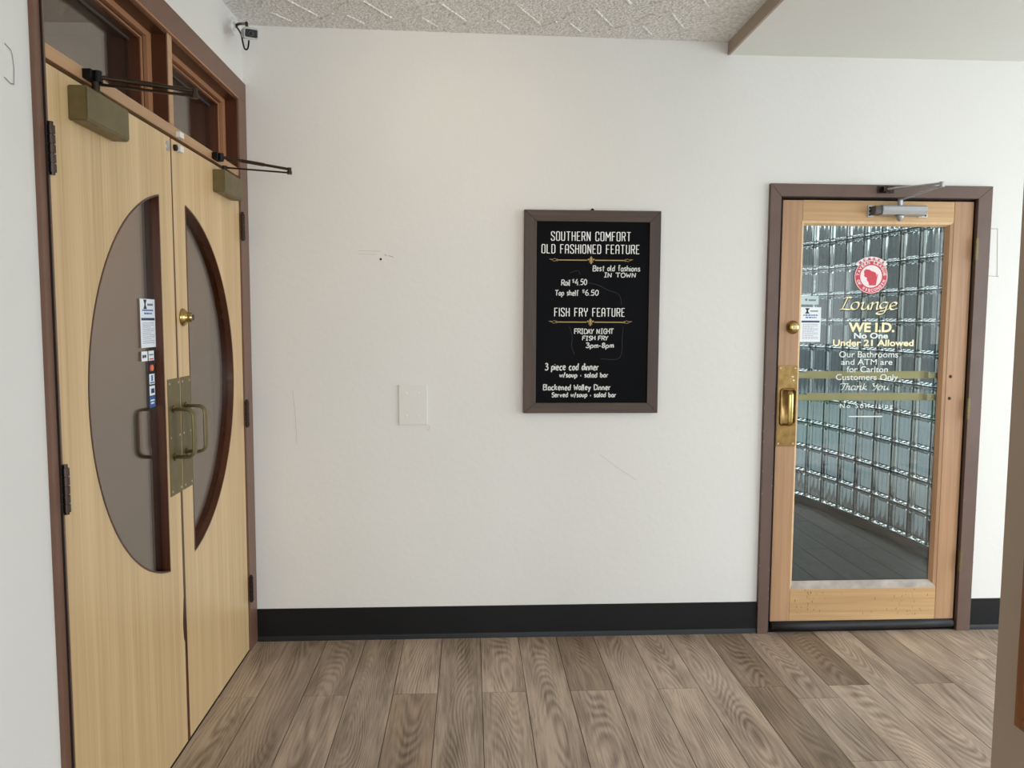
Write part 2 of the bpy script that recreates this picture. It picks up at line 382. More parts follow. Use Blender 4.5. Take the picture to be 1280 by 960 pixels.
# a small handwriting pen font: x 0..4, z 0..6 (descenders below 0)
G = {
'B': "0,0 0,6|0,6 2.6,5.8 3,4.6 1.8,3.3 0,3.2|1.8,3.2 3.6,2.4 3.2,.6 1.6,0 0,0", 'T': "-.3,5.8 4,6|1.9,6 1.8,0", 'R': "0,0 .1,6|0,5.9 2.6,5.8 3.2,4.4 2,3 .2,2.8|1.4,2.8 3.6,0",
'I': "0,6 2.4,6|1.2,6 1.2,0|0,0 2.4,0", 'N': "0,0 .2,6|.2,6 3,.2|3,.2 3.4,6", 'O': "2,6 .4,5 0,3 .6,.6 2,0 3.6,1 3.8,3.4 3,5.6 2,6", 'W': "0,5.8 .8,0|.8,0 2,4|2,4 3.2,0|3.2,0 4.4,6",
'F': "0,0 0,6|0,6 3.4,6|0,3.2 2.6,3.3", 'D': "0,0 0,6|0,6 2.4,5.6 3.8,3.6 3,1 0,0", 'A': "0,0 1.8,6|1.8,6 3.4,0|.6,2.2 3,2.3", 'Y': "0,6 1.8,3.2|3.6,6 1.8,3.2 1.2,0",
'G': "3.4,5.2 2,6 .4,4.8 0,2.6 1,.3 2.8,.3 3.4,2.6 1.8,2.6", 'H': "0,0 0,6|3.2,0 3.2,6|0,3 3.2,3.1", 'S': "3.2,5.4 1.6,6 .2,4.8 1,3.4 2.8,2.6 3,1 1.4,0 0,.7",
'a': "2.6,3.4 1.2,3.8 .1,2.4 .3,.6 1.4,.1 2.6,1.6|2.6,3.7 2.6,.8 3.2,0", 'b': "0,6.2 .1,0|.1,2.4 1.4,3.6 2.6,2.4 2.2,.5 1,0 .1,.6", 'c': "2.6,3.2 1.4,3.8 .2,2.4 .5,.5 1.6,0 2.7,.6",
'd': "2.5,3 1.2,3.7 .1,2.2 .4,.3 1.6,.2 2.5,1.6|2.6,6.2 2.5,0", 'e': "0,1.9 2.5,2.3 2.2,3.5 1,3.7 .1,2.2 .5,.4 1.6,0 2.6,.7", 'f': "2.6,5.8 1.6,6.2 1,5 1,0|0,3.5 2.2,3.6", 'h': "0,6.2 0,0|0,2.4 1.2,3.7 2.3,3 2.4,0",
'i': "0,3.6 .1,0|0,5 .15,5.3", 'k': "0,6.2 0,0|2.4,3.8 .1,1.8|.6,2.2 2.5,0", 'l': "0,6.2 0,.5 .5,0", 'm': "0,3.7 .1,0|.1,2.6 1,3.7 1.7,2.8 1.7,0|1.7,2.6 2.7,3.7 3.4,2.8 3.4,0",
'n': "0,3.7 .1,0|.1,2.4 1.3,3.7 2.3,2.8 2.4,0", 'o': "1.3,3.7 .1,2.4 .3,.5 1.4,0 2.5,1.2 2.4,3 1.3,3.7", 'p': "0,3.6 0,-2.2|.1,2.6 1.4,3.7 2.6,2.4 2.2,.6 1,.1 0,.8", 'r': "0,3.7 .1,0|.1,2.3 1,3.6 2,3.4",
's': "2.2,3.3 1.1,3.8 .2,3 1,2.1 2.1,1.2 1.4,.1 0,.4", 't': "1.1,5.6 1,.4 1.8,0|0,3.7 2.2,3.8", 'u': "0,3.7 .1,.8 1,0 2.2,1.2|2.3,3.7 2.3,0", 'v': "0,3.7 1.2,0|1.2,0 2.4,3.8", 'w': "0,3.7 .7,0|.7,0 1.6,3|1.6,3 2.6,0|2.6,0 3.5,3.8",
'y': "0,3.7 1.2,.6|2.5,3.8 1.2,.2 .2,-2.1", '3': "0,5.6 1.8,6.2 2.8,4.8 1,3.3|1,3.3 3,2.6 2.8,.6 1.2,-.1 -.2,.7", '4': "2,6.2 -.2,2|-.2,2 3.2,2.2|2.5,3.8 2.3,-.2", '5': "2.8,6 .5,6|.5,6 .3,3.4 2.3,3.4 2.8,1.6 1.6,0 0,.4",
'6': "2.2,6.2 .6,4.4 0,1.8 1,0 2.6,.6 2.6,2.4 1.2,3 .1,1.8", '8': "1.6,3.2 .3,4.6 1.5,6 2.8,4.8 1.6,3.2 .1,1.6 1.2,0 2.9,1.2 1.6,3.2", '0': "1.5,6 .2,4.4 .2,1.4 1.5,0 2.8,1.6 2.8,4.6 1.5,6",
'$': "2,5.6 .8,6 .2,5 1,4.4 1.8,3.8 1.2,2.9 .1,3.2|1.1,6.6 1,2.3", '.': "0,0 .25,.2", '-': "0,2 1.4,2", '/': "0,-.6 2,6.4", '+': "0,2 1,2|.5,2.9 .5,1", ' ': ""}
WID = {' ': 1.9, 'i': .2, 'l': .5, '.': .3, 'm': 3.4, 'w': 3.5, 'W': 4.4, 'T': 3.6, 'N': 3.4, 'O': 3.8, '+': 1, '-': 1.4, '/': 2, '$': 2, 'I': 2.4, 's': 2.2, 'r': 2, 't': 2, 'f': 2.2, '0': 2.9, '4': 3, '3': 3}
def pen_text(name, s, F, x0, x1, z0, z1, m, parent, wd, cap=6.0, h=.0008, seed=0):
    """z0 = baseline, z1 = cap height"""
    rnd = random.Random(seed); x = 0; strokes = []
    for ch in s:
        up = rnd.uniform(-.25, .25); tilt = rnd.uniform(-.02, .07)
        for st in filter(None, G[ch].split('|')):
            pts = [tuple(map(float, q.split(','))) for q in st.split()]
            strokes.append([(x+a+b*tilt, b+up) for a, b in pts])
        x += WID.get(ch, 2.7)+1.25
    xs = [p[0] for st in strokes for p in st]; ax, bx = min(xs), max(xs)
    bm = bmesh.new()
    for st in strokes:
        pts = [(x0+(a-ax)/(bx-ax)*(x1-x0), z0+b/cap*(z1-z0)) for a, b in st]
        pts = [(v.x, v.y) for v in smooth_line([(a, b, 0) for a, b in pts], 4)]
        ribbon(bm, F, pts, wd, h)
    return link(name, bm, m, parent, loc=F(x0, z0, 0))

# ================================================================ THE ROOM SHELL
def structure(name, boxes, m):
    bm = bmesh.new()
    for b in boxes: abox(bm, *b)
    return tag(link(name, bm, m), kind='structure')
YB = -2.0; XR = 5.0
# sub-floor: thin dark joint bed, the planks lie on it
floor = box('floor', -1.1, XR, YB, D+.03, -.05, -.004, M['joint']); tag(floor, kind='structure')
PW = .1763; GAP = .0013
tones = {(-1, 0): .70, (-3, 1): .80, (3, 1): .62, (7, 1): .66, (7, 0): .62, (9, 1): .60, (11, 1): .78, (-2, 1): .85, (-4, 1): .80, (1, 1): 1.08, (-1, 1): 1.08, (5, 1): 1.05, (5, 0): 1.1, (3, 0): .98,
         (8, 2): 1.04, (8, 1): .98, (9, 0): 1.12, (10, 1): 1.05, (12, 1): 1.08, (6, 1): 1.02, (0, 1): .84, (2, 1): .92, (4, 1): 1.0, (13, 1): 1.1, (1, 0): .95}
warm = {(3, 1), (7, 1), (7, 0), (9, 1), (-1, 0)}
def plank(x0, x1, y0, y1, z, m, parent, tone, wm=0, name='plank'):
    bm = bmesh.new(); abox(bm, x0+GAP, x1-GAP, y0+GAP, y1-GAP, z-.004, z)
    o = link(name, bm, m, parent, loc=((x0+x1)/2, y0, z-.004))
    o.color = (tone*(1.03 if wm else 1), tone*(.97 if wm else 1), tone*(.88 if wm else 1), 1)
    return o
rp = random.Random(3)
for i in range(-5, 29):
    x0 = max(-.13+PW*i, -1.09); x1 = min(-.13+PW*(i+1), XR)
    if x1-x0 < .01: continue
    if i == 8: ends = [-.05, 1.25, 2.470, 2.912, D+.028]
    elif i % 2: ends = [-.65, .575, 1.795, 3.015, D+.028]
    else: ends = [-1.2, -.05, 1.17, 2.40, D+.028]
    if i > 12: ends = [e+rp.uniform(-.3, .3) if 0 < k < 4 else e for k, e in enumerate(ends)]
    ends = [e for e in ends if e > -.7]
    n = len(ends)
    for k in range(n-1):
        if ends[k+1] < .4 and i < 5: pass
        key = (i, 1 if k == n-2 else 0 if k == n-3 else -1)
        if i == 8: key = (8, {n-2: 1, n-3: 2}.get(k, 0))
        plank(x0, x1, ends[k], ends[k+1], 0, M['plank'], floor, tones.get(key, rp.uniform(.86, 1.06)), key in warm)
box('trim_6', -1.1, XR, YB, -.7, -.004, 0, M['plank'])['kind'] = 'structure'   # rear entry strip behind the camera

# walls
structure('wall_back', [(-1.12, 1.385, D, D+.12, 0, 2.76), (2.372, XR+.1, D, D+.12, 0, 2.76), (1.385, 2.372, D, D+.12, 2.075, 2.76)], M['wall'])
structure('wall_left', [(-1.12, -W, YB-.1, 1.885, 0, 2.80), (-1.12, -W, 1.885, D, 2.455, 2.80), (-1.12, -W, 3.462, D, 0, 2.455)], M['wall'])
tw = structure('wall_right', [(1.2, 1.34, 1.12, 1.672, 0, 2.69)], M['tan'])
structure('wall_far_right', [(XR, XR+.12, YB, -1.3, 0, 2.76), (XR, XR+.12, 3.3, D, 0, 2.76), (XR, XR+.12, -1.3, 3.3, 0, .35), (XR, XR+.12, -1.3, 3.3, 2.45, 2.76)], M['wall'])
structure('wall_front', [(-1.1, .4, YB-.1, YB, 0, 2.76), (3.0, 3.6, YB-.1, YB, 0, 2.76), (4.6, XR+.1, YB-.1, YB, 0, 2.76), (.4, 3.0, YB-.1, YB, 0, .5), (.4, 3.0, YB-.1, YB, 2.4, 2.76), (3.6, 4.6, YB-.1, YB, 2.15, 2.76)], M['wall'])
# ceilings: the textured one slopes a touch, like the photograph's; the smooth one hangs lower
bm = bmesh.new()
vs = [bm.verts.new(p) for p in ((-1.12, YB, 2.748), (1.158, YB, 2.722), (1.158, D, 2.722), (-1.12, D, 2.748), (-1.12, YB, 2.85), (1.158, YB, 2.85), (1.158, D, 2.85), (-1.12, D, 2.85))]
for f in ((0, 1, 2, 3), (4, 5, 6, 7), (0, 1, 5, 4), (1, 2, 6, 5), (2, 3, 7, 6), (3, 0, 4, 7)): bm.faces.new([vs[i] for i in f])
ceil = tag(link('ceiling', bm, M['popcorn']), kind='structure')
# stamped ridges of the ceiling plaster
bm = bmesh.new()
def cz(x): return 2.748-(x+1.12)/2.278*.026
for kx in range(-1, 6):
    for ky in range(0, 10):
        X0 = -.686+.31*kx; dy = -.32*ky; ox = .155*(ky % 2)
        for pts in ([(0, 3.493), (.06, 3.452), (.117, 3.394)], [(.145, 3.36), (.157, 3.32), (.18, 3.285), (.215, 3.262), (.27, 3.235)], [(.248, 3.232), (.30, 3.325), (.356, 3.42)], [(.172, 3.404), (.232, 3.498)]):
            q = [(X0+a+ox, b+dy) for a, b in pts]
            if min(p[0] for p in q) < -.98 or max(p[0] for p in q) > 1.14 or min(p[1] for p in q) < YB+.05: continue
            q = [(v.x, v.y) for v in smooth_line([(a, b, 0) for a, b in q], 4)]
            atube(bm, [(a, b, cz(a)+.0005) for a, b in q], .006, .005, n=6)
tag(link('plaster_ridge', bm, M['popcorn'], ceil), kind='stuff')
structure('ceiling_lower', [(1.158, XR+.1, YB, D, 2.668, 2.85)], M['smooth']).name = 'ceiling.001'
structure('trim_1', [(1.150, 1.160, YB, D, 2.666, 2.735)], M['tan'])
# baseboards with a small toe
def baseboard(name, x0, x1):
    bm = bmesh.new()
    aprism(bm, [(D-.012, 0), (D-.009, .012), (D-.005, .022), (D-.005, .149), (D-.002, .151), (D+.002, .151), (D+.002, 0)], 0, x0, x1)
    tag(link(name, bm, M['base'], loc=(x0, D, 0)), kind='structure')
baseboard('baseboard_back', -.978, 1.358)
baseboard('baseboard_right', 2.402, XR)

# marks on the walls, part of them: screw hole, scuffs, old patch outlines
FB = back_plane(D-.0003); FL = left_plane(-W+.0003)
wb = bpy.data.objects['wall_back']; wl = bpy.data.objects['wall_left']
def disc(s, z, r, n=12): return [(s+r*math.cos(2*PI*i/n), z+r*math.sin(2*PI*i/n)) for i in range(n)]
def scratches(name, F, lines, wd, m, parent):
    bm = bmesh.new()
    for l in lines: ribbon(bm, F, l, wd, .0004)
    return link(name, bm, m, parent, loc=F(l[0][0], l[0][1], 0))
M['rub'] = mat('rubbed grey mark', (166, 158, 150), .8)
scratches('rub_mark', FB, [[(-.385, 1.766), (-.38, 1.768), (-.372, 1.763)], [(-.366, 1.764), (-.352, 1.760), (-.345, 1.757)]], .0014, M['rub'], wb)
decal('screw_hole', FB, [disc(-.401, 1.748, .0055)], M['dark'], wb)
M['scuff'] = mat('grey scuff', (202, 197, 190), .8); M['scuffd'] = mat('dark pencil line', (150, 142, 136), .8)
scratches('scuff', FB, [[(-.50, 1.771), (-.42, 1.769)], [(-.50, 1.785), (-.44, 1.783), (-.40, 1.783)]], .0012, M['scuff'], wb)
scratches('scuff', FB, [[(-.80, 1.16), (-.79, 1.04), (-.785, .92)], [(.60, .86), (.68, .80), (.77, .74)], [(-.19, 1.0), (-.185, .985), (-.20, .975)]], .0012, M['scuff'], wb)
scratches('pencil_outline', FB, [[(2.402, 1.912), (2.444, 1.912)], [(2.444, 1.912), (2.453, 1.695)], [(2.400, 1.695), (2.462, 1.693)]], .0012, M['scuffd'], wb)
scratches('pencil_outline', FL, [[(1.775, 2.062), (1.797, 2.055), (1.802, 2.045)], [(1.802, 2.045), (1.806, 2.02), (1.803, 1.985)], [(1.803, 1.985), (1.79, 1.983), (1.768, 1.99)]], .0016, M['scuffd'], wl)

bm = bmesh.new(); alathe(bm, (-.05, 2.35, 2.742), (0, 0, -1), [(0, .055), (.012, .055), (.016, .05), (.018, .03)], 24); tag(link('ceiling_light', bm, M['lamp'], loc=(.02, 2.62, 2.73)), kind='structure')
# ================================================================ DOUBLE DOOR ON THE LEFT WALL
XF = -.978                                   # face of the brown casing
fr = tag(thing('trim_2', (-W, 2.68, 0), None, None), kind='structure')
def lbox(name, y0, y1, z0, z1, m, parent, xb=-1.12, xf=XF, bev=.002): return box(name, xb, xf, y0, y1, z0, z1, m, parent, bev)
lbox('jamb', 1.872, 1.917, 0, 2.412, M['brown'], fr)
box('jamb_stop', -1.12, -.974, 1.897, 1.901, 0, 2.40, M['gapm'], fr)
lbox('jamb', 3.452, D-.001, 0, 2.412, M['brown'], fr)
lbox('head_casing', 1.872, D-.001, 2.412, 2.495, M['brown'], fr)
lbox('edge_strip', 1.917, 3.452, 2.406, 2.4125, M['edge'], fr, -1.0, XF+.0005, 0)
lbox('transom_bar', 1.917, 3.452, 2.083, 2.117, M['oakbar'], fr, -1.12, -.984)
lbox('gap_strip', 1.917, 3.452, 2.0725, 2.083, M['gapm'], fr, -1.12, -1.006, 0)
lbox('mullion', 2.688, 2.724, 2.117, 2.406, M['oakbar'], fr, -1.12, -.984)
box('mullion_side', -1.12, -.986, 2.684, 2.6885, 2.117, 2.406, M['stain_z'], fr)
# threshold strip
box('threshold', -1.10, -.985, 1.917, 3.452, -.0035, .004, M['gapm'], fr)
def transom(idx, y0, y1, label):
    o = tag(thing('window_%d' % idx, (-1.03, (y0+y1)/2, 2.117), label, None), kind='structure')
    t = .03
    # lining of the reveal
    box('reveal', -1.035, -.986, y1-.004, y1, 2.117, 2.406, M['stain_z'], o)
    box('reveal', -1.035, -.986, y0, y1, 2.398, 2.406, M['stain_y'], o)
    # outer sash strip (pale edge) then the stop and the inner sash
    for (a, b, xf, m) in ((0, .034, -1.034, 'edge'), (.034, .052, -1.046, 'stain_z'), (.052, .060, -1.042, 'edge')):
        bm = bmesh.new()
        xb = -1.075 if a < .05 else -1.078
        abox(bm, xb, xf, y1-.004-b, y1-.004-a, 2.117, 2.398-a*.55); abox(bm, xb, xf, y0+b*.5+.0002, y1-.0042-b, 2.398-b*.55, 2.398-a*.55)
        abox(bm, xb, xf, y0+a*.5, y0+b*.5, 2.117, 2.398-a*.55)
        link('sash', bm, M[m], o, loc=(xf, y0, 2.117))
    box('inner_lining', -1.085, -1.046, y1-.070, y1-.064, 2.117, 2.364, M['stain_z'], o)
    box('inner_lining', -1.085, -1.046, y0+.03, y1-.064, 2.360, 2.365, M['stain_y'], o)
    box('pane', -1.084, -1.080, y0+.004, y1-.062, 2.12, 2.368, M['panel'], o)
    box('glazing_strip', -1.080, -1.074, y0+.03, y1-.07, 2.354, 2.360, M['alud'], o)
transom(1, 1.917, 2.684, 'left transom window above the oak double door, in a deep brown reveal')
transom(2, 2.724, 3.452, 'right transom window above the oak double door, next to the room corner')

CY, CZ, R = 2.692, 1.26, .622               # the round light shared by the two leaves
DX0, DX1 = -1.045, -.986                    # back and front of the leaves
def half_circle(sign, flat):
    a0 = math.acos(flat/R); n = 48
    return [(CY+sign*R*math.cos(a0+(2*PI-2*a0)*0+(-a0-a0)*i/n if False else a0-2*a0*i/n), CZ+R*math.sin(a0-2*a0*i/n)) for i in range(n+1)]
def leaf(idx, y0, y1, sign, flat, label):
    o = tag(thing('door_%d' % idx, (DX1, (y0+y1)/2, 0), label, None), kind='structure')
    arc = half_circle(sign, flat)           # from top of the flat side round to its bottom
    z0, z1 = .008, 2.0715
    # slab with the opening: fill between outer rectangle and the arc with quads to the boundary
    bm = bmesh.new(); n = len(arc)-1
    hinge = y0 if sign < 0 else y1; meet = y1 if sign < 0 else y0
    # outer boundary points matched to the arc, walking top-meet -> hinge -> bottom-meet
    outer = []
    yf = CY+sign*flat
    for i, (ay, az) in enumerate(arc):
        ang = math.atan2(az-CZ, (ay-CY)*sign)
        ty = (hinge-CY)*sign/max(math.cos(ang), 1e-6); tz = ((z1-CZ) if ang > 0 else (CZ-z0))/max(abs(math.sin(ang)), 1e-6)
        t = min(ty, tz); outer.append((CY+sign*t*math.cos(ang), CZ+t*math.sin(ang)))
    ct = math.atan2(z1-CZ, (hinge-CY)*sign); cb = math.atan2(z0-CZ, (hinge-CY)*sign)
    def nearest(ang):
        k = min(range(n+1), key=lambda i: abs(math.atan2(arc[i][1]-CZ, (arc[i][0]-CY)*sign)-ang)); return k
    outer[nearest(ct)] = (hinge, z1); outer[nearest(cb)] = (hinge, z0)
    outer[0] = (yf, z1); outer[-1] = (yf, z0)
    for X in (DX0, DX1):
        A = [bm.verts.new((X, *p)) for p in arc]; O = [bm.verts.new((X, *p)) for p in outer]
        for i in range(n): bm.faces.new((A[i], A[i+1], O[i+1], O[i]))
        m0, m1 = bm.verts.new((X, meet, z1)), bm.verts.new((X, meet, z0))
        bm.faces.new((O[0], A[0], A[-1], O[-1], m1, m0))
    bm.verts.ensure_lookup_table()
    k = 2*(n+1)+2; V = bm.verts
    ring = lambda s: [V[s+n+1+i] for i in range(n+1)]+[V[s+2*(n+1)+1], V[s+2*(n+1)]]
    r0, r1 = ring(0), ring(k)
    for i in range(len(r0)): j = (i+1) % len(r0); bm.faces.new((r0[i], r0[j], r1[j], r1[i]))
    leafo = link('leaf', bm, M['oak'], o, loc=(DX1, (y0+y1)/2, 0))
    # reveal lining of the opening (dark stained), goes through the whole leaf
    bm = bmesh.new(); t = .0055
    inn = [(CY+sign*(flat+t), arc[0][1]-.004)]
    inner = [((p[0]-CY)*(R-t)/R+CY, (p[1]-CZ)*(R-t)/R+CZ) for p in arc]
    inner[0] = (CY+sign*(flat+t), inner[0][1]); inner[-1] = (CY+sign*(flat+t), inner[-1][1])
    loop_o = arc; loop_i = inner
    for X0_, X1_ in ((DX0+.0005, DX1+.0015),):
        Ao = [bm.verts.new((X0_, *p)) for p in loop_o]; Bo = [bm.verts.new((X1_, *p)) for p in loop_o]
        Ai = [bm.verts.new((X0_, *p)) for p in loop_i]; Bi = [bm.verts.new((X1_, *p)) for p in loop_i]
        N = len(Ao)
        for i in range(N):
            j = (i+1) % N
            bm.faces.new((Ai[i], Ai[j], Bi[j], Bi[i])); bm.faces.new((Bo[i], Bo[j], Bi[j], Bi[i])); bm.faces.new((Ao[i], Ao[j], Ai[j], Ai[i]))
    link('glazing_rim', bm, M['stain_z'] if sign < 0 else M['stain_z'], o, loc=(DX1, CY, CZ))
    # pane
    bm = bmesh.new(); XP = -1.0095
    aprism(bm, inner, 0, XP-.002, XP+.002); pane = link('pane', bm, M['panel'], o, loc=(XP, CY+sign*.3, CZ))
    # hinges on the jamb side
    for hz in (1.872, 1.068, .285):
        bm = bmesh.new()
        hy = hinge+(-.004 if sign < 0 else .004)
        for q in range(5):
            acyl(bm, (XF+.006, hy, hz-.054+q*.022), (XF+.006, hy, hz-.054+q*.022+.019), .0095, n=12)
        acyl(bm, (XF+.006, hy, hz-.060), (XF+.006, hy, hz+.062), .0062, n=12)
        link('hinge', bm, M['steel'], o, smooth=False, loc=(XF+.006, hy, hz-.054))
    # pull plate, its screws and the D handle; a second handle on the far side
    p0, p1 = (2.598, 2.704) if sign < 0 else (2.714, 2.806)
    pp = box('pull_plate', DX1, DX1+.0025, p0, p1, .893, 1.281, M['bronze'], o, .0008)
    for sy in (p0+.014, p1-.014):
        for sz in (.908, 1.088, 1.266):
            bm = bmesh.new(); alathe(bm, (DX1+.0025, sy, sz), (1, 0, 0), [(0, .0045), (.0012, .0035), (.0016, .001)], 10); link('screw', bm, M['screw'], pp, loc=(DX1+.0025, sy, sz))
    hy = 2.640 if sign < 0 else 2.752
    def dpull(xf, dr):
        z0_, z1_ = 1.02, 1.18; dp = .066; rr = .024; pts = []
        pts.append((xf, hy, z1_)); pts.append((xf+dr*(dp-rr), hy, z1_))
        for q in range(1, 7): a = PI/2*q/6; pts.append((xf+dr*(dp-rr+rr*math.sin(a)), hy, z1_-rr+rr*math.cos(a)))
        for q in range(0, 7): a = PI/2*q/6; pts.append((xf+dr*(dp-rr+rr*math.cos(a)), hy, z0_+rr-rr*math.sin(a)))
        pts.append((xf, hy, z0_))
        bm = bmesh.new(); atube(bm, pts, .0055, .019, side=(0, 1, 0), n=12)
        alathe(bm, (xf, hy, z1_), (dr, 0, 0), [(0, .013), (.004, .012), (.006, .007)], 14); alathe(bm, (xf, hy, z0_), (dr, 0, 0), [(0, .013), (.004, .012), (.006, .007)], 14)
        return link('pull_handle', bm, M['bronze'], o, smooth=True, loc=(xf, hy, 1.02))
    dpull(DX1+.0025, 1); dpull(DX0-.001, -1)
    return o, pane
d1, pane1 = leaf(1, 1.917, 2.688, -1, .115, 'near oak door leaf with the half round window, payment stickers and wider reveal at its right')
d2, pane2 = leaf(2, 2.697, 3.448, 1, .113, 'far oak door leaf by the room corner, with the round brass deadbolt')
# dark wedge standing in for the shaded gap between the leaves, chipped wood on the near leaf
bm = bmesh.new(); aprism(bm, [(2.6865, .01), (2.6868, 1.2), (2.688, 2.07), (2.6935, 2.07), (2.700, 1.2), (2.7075, .01)], 0, DX0, DX1+.0012); link('leaf_gap_shade', bm, M['stain_z'], d1, loc=(DX1, 2.69, .01))
decal('chip', left_plane(DX1+.0002), [[(2.684, .52), (2.676, .47), (2.672, .43), (2.677, .38), (2.6885, .36), (2.6885, .52)]], M['stain_z'], d1)
decal('chip', left_plane(DX1+.0002), [[(1.918, 1.165), (1.925, 1.14), (1.924, 1.10), (1.918, 1.08)]], M['stain_z'], d1)
# deadbolt on the far leaf
bm = bmesh.new(); alathe(bm, (DX1, 2.752, 1.484), (1, 0, 0), [(0, .030), (.003, .031), (.008, .027), (.016, .019), (.018, .0165), (.024, .016), (.034, .015), (.036, .013)], 28)
lk = link('deadbolt', bm, M['brass'], d2, smooth=True, loc=(DX1, 2.752, 1.484))
bm = bmesh.new(); alathe(bm, (DX1+.036, 2.752, 1.484), (1, 0, 0), [(0, .011), (.0015, .010)], 20); link('key_cylinder', bm, M['steel'], lk, loc=(DX1+.036, 2.752, 1.484))
# roller catch at the top of the near leaf
bm = bmesh.new(); alathe(bm, (DX1, 2.665, 2.040), (1, 0, 0), [(0, .017), (.002, .016), (.003, .005), (.004, .004)], 18); link('strike_disc', bm, M['alu'], d1, smooth=False, loc=(DX1, 2.665, 2.04))
bm = bmesh.new(); alathe(bm, (DX1, 2.722, 2.047), (1, 0, 0), [(0, .011), (.010, .010), (.012, .005)], 14); link('catch_roller', bm, M['bronzed'], d2, loc=(DX1, 2.722, 2.047))
box('catch_body', DX1, DX1+.016, 2.737, 2.770, 2.038, 2.058, M['white'], d2, .002)
box('catch_strike', -.984, -.968, 2.733, 2.768, 2.0845, 2.103, M['white'], fr, .002)

# stickers on the near pane (they sit on the glass, facing the room)
XS = -1.0095+.0022
def left_plane_s(x): return lambda s, z, h=0: (x+h, s*.988, 1.4808+(z-1.4808)*.988)
FS = left_plane_s(XS)
def notice(F, s0, s1, z0, z1, parent, label):
    wd = s1-s0; ht = z1-z0
    st = decal('notice_sticker', F, [rect(s0, s1, z0, z1)], M['paper'], parent, .0003); st['label'] = label
    F2 = lambda s, z, h=0: F(s, z, h+.0004)
    cx = s0+wd*.33; zt = z1-ht*.11; a = wd*.075
    decal('logo', F2, [[(cx-a*1.5, zt+a*1.7), (cx+a*1.5, zt+a*1.7), (cx+a*.5, zt+a*.3), (cx+a*.5, zt-a*.3), (cx+a*1.5, zt-a*1.7), (cx-a*1.5, zt-a*1.7), (cx-a*.5, zt-a*.3), (cx-a*.5, zt+a*.3)]], M['dark'], st)
    decal('printed_line', F2, [rect(cx+wd*.15, s1-wd*.15, zt-a*.5, zt+a*.3)], M['txt'], st)
    def words(zc, h, a0, a1, seed):
        r = random.Random(seed); x = a0; out = []
        while x < a1: l = r.uniform(.05, .13); out.append(rect(s0+wd*x, s0+wd*min(x+l, a1), zc, zc+h)); x += l+.03
        return out
    decal('headline', F2, words(z1-ht*.25, ht*.035, .14, .86, 1)+words(z1-ht*.315, ht*.035, .26, .78, 2), M['blue'], st)
    decal('banner', F2, [rect(s0+wd*.06, s1-wd*.06, z1-ht*.44, z1-ht*.39)], M['navy'], st)
    pol = []
    for k in range(11): pol += words(z1-ht*(.50+.041*k), ht*.011, .12, .88-.2*(k % 3 == 2), 10+k)
    decal('small_print', F2, pol, M['txt'], st)
    return st
notice(FS, 2.489, 2.604, 1.388, 1.541, d1, 'white printed notice sticker with blue headline') 
def sq(s0, s1, z0, z1, m, label):
    o = decal('payment_sticker', FS, [rect(s0, s1, z0, z1)], m, d1, .0003); o['label'] = label; return o
F2 = left_plane_s(XS+.0006)
decal('backing_strip', left_plane_s(XS), [rect(2.538, 2.586, 1.192, 1.381)], M['dark'], d1, .0002)
FS = left_plane_s(XS+.0004)
o = sq(2.487, 2.533, 1.346, 1.377, M['paper'], 'small white square sticker with a dark mark'); decal('mark', F2, [disc(2.500, 1.361, .006), rect(2.508, 2.522, 1.357, 1.366)], M['dark'], o)
o = sq(2.541, 2.583, 1.346, 1.377, M['paper'], 'white card sticker with grey and red print'); decal('mark', F2, [rect(2.546, 2.578, 1.362, 1.367)], M['txt'], o); decal('mark', F2, [rect(2.546, 2.578, 1.349, 1.353)], M['red'], o)
o = sq(2.543, 2.581, 1.308, 1.337, M['dark'], 'black card sticker with overlapping red and orange discs'); decal('mark', F2, [disc(2.557, 1.322, .0105)], M['red'], o); decal('mark', left_plane_s(XS+.001), [disc(2.567, 1.322, .0105)], M['orange'], o)
o = sq(2.541, 2.582, 1.270, 1.303, M['paper'], 'white card sticker with a blue upright mark'); decal('mark', F2, [rect(2.556, 2.568, 1.280, 1.299), rect(2.546, 2.578, 1.273, 1.277)], M['blue'], o)
o = sq(2.540, 2.582, 1.234, 1.265, M['paper'], 'white card sticker with a navy block'); decal('mark', F2, [rect(2.552, 2.577, 1.241, 1.256)], M['navy'], o)
o = sq(2.538, 2.583, 1.196, 1.231, M['blue'], 'blue card sticker'); decal('mark', F2, [rect(2.545, 2.576, 1.216, 1.221), rect(2.548, 2.573, 1.207, 1.212)], M['paper'], o)

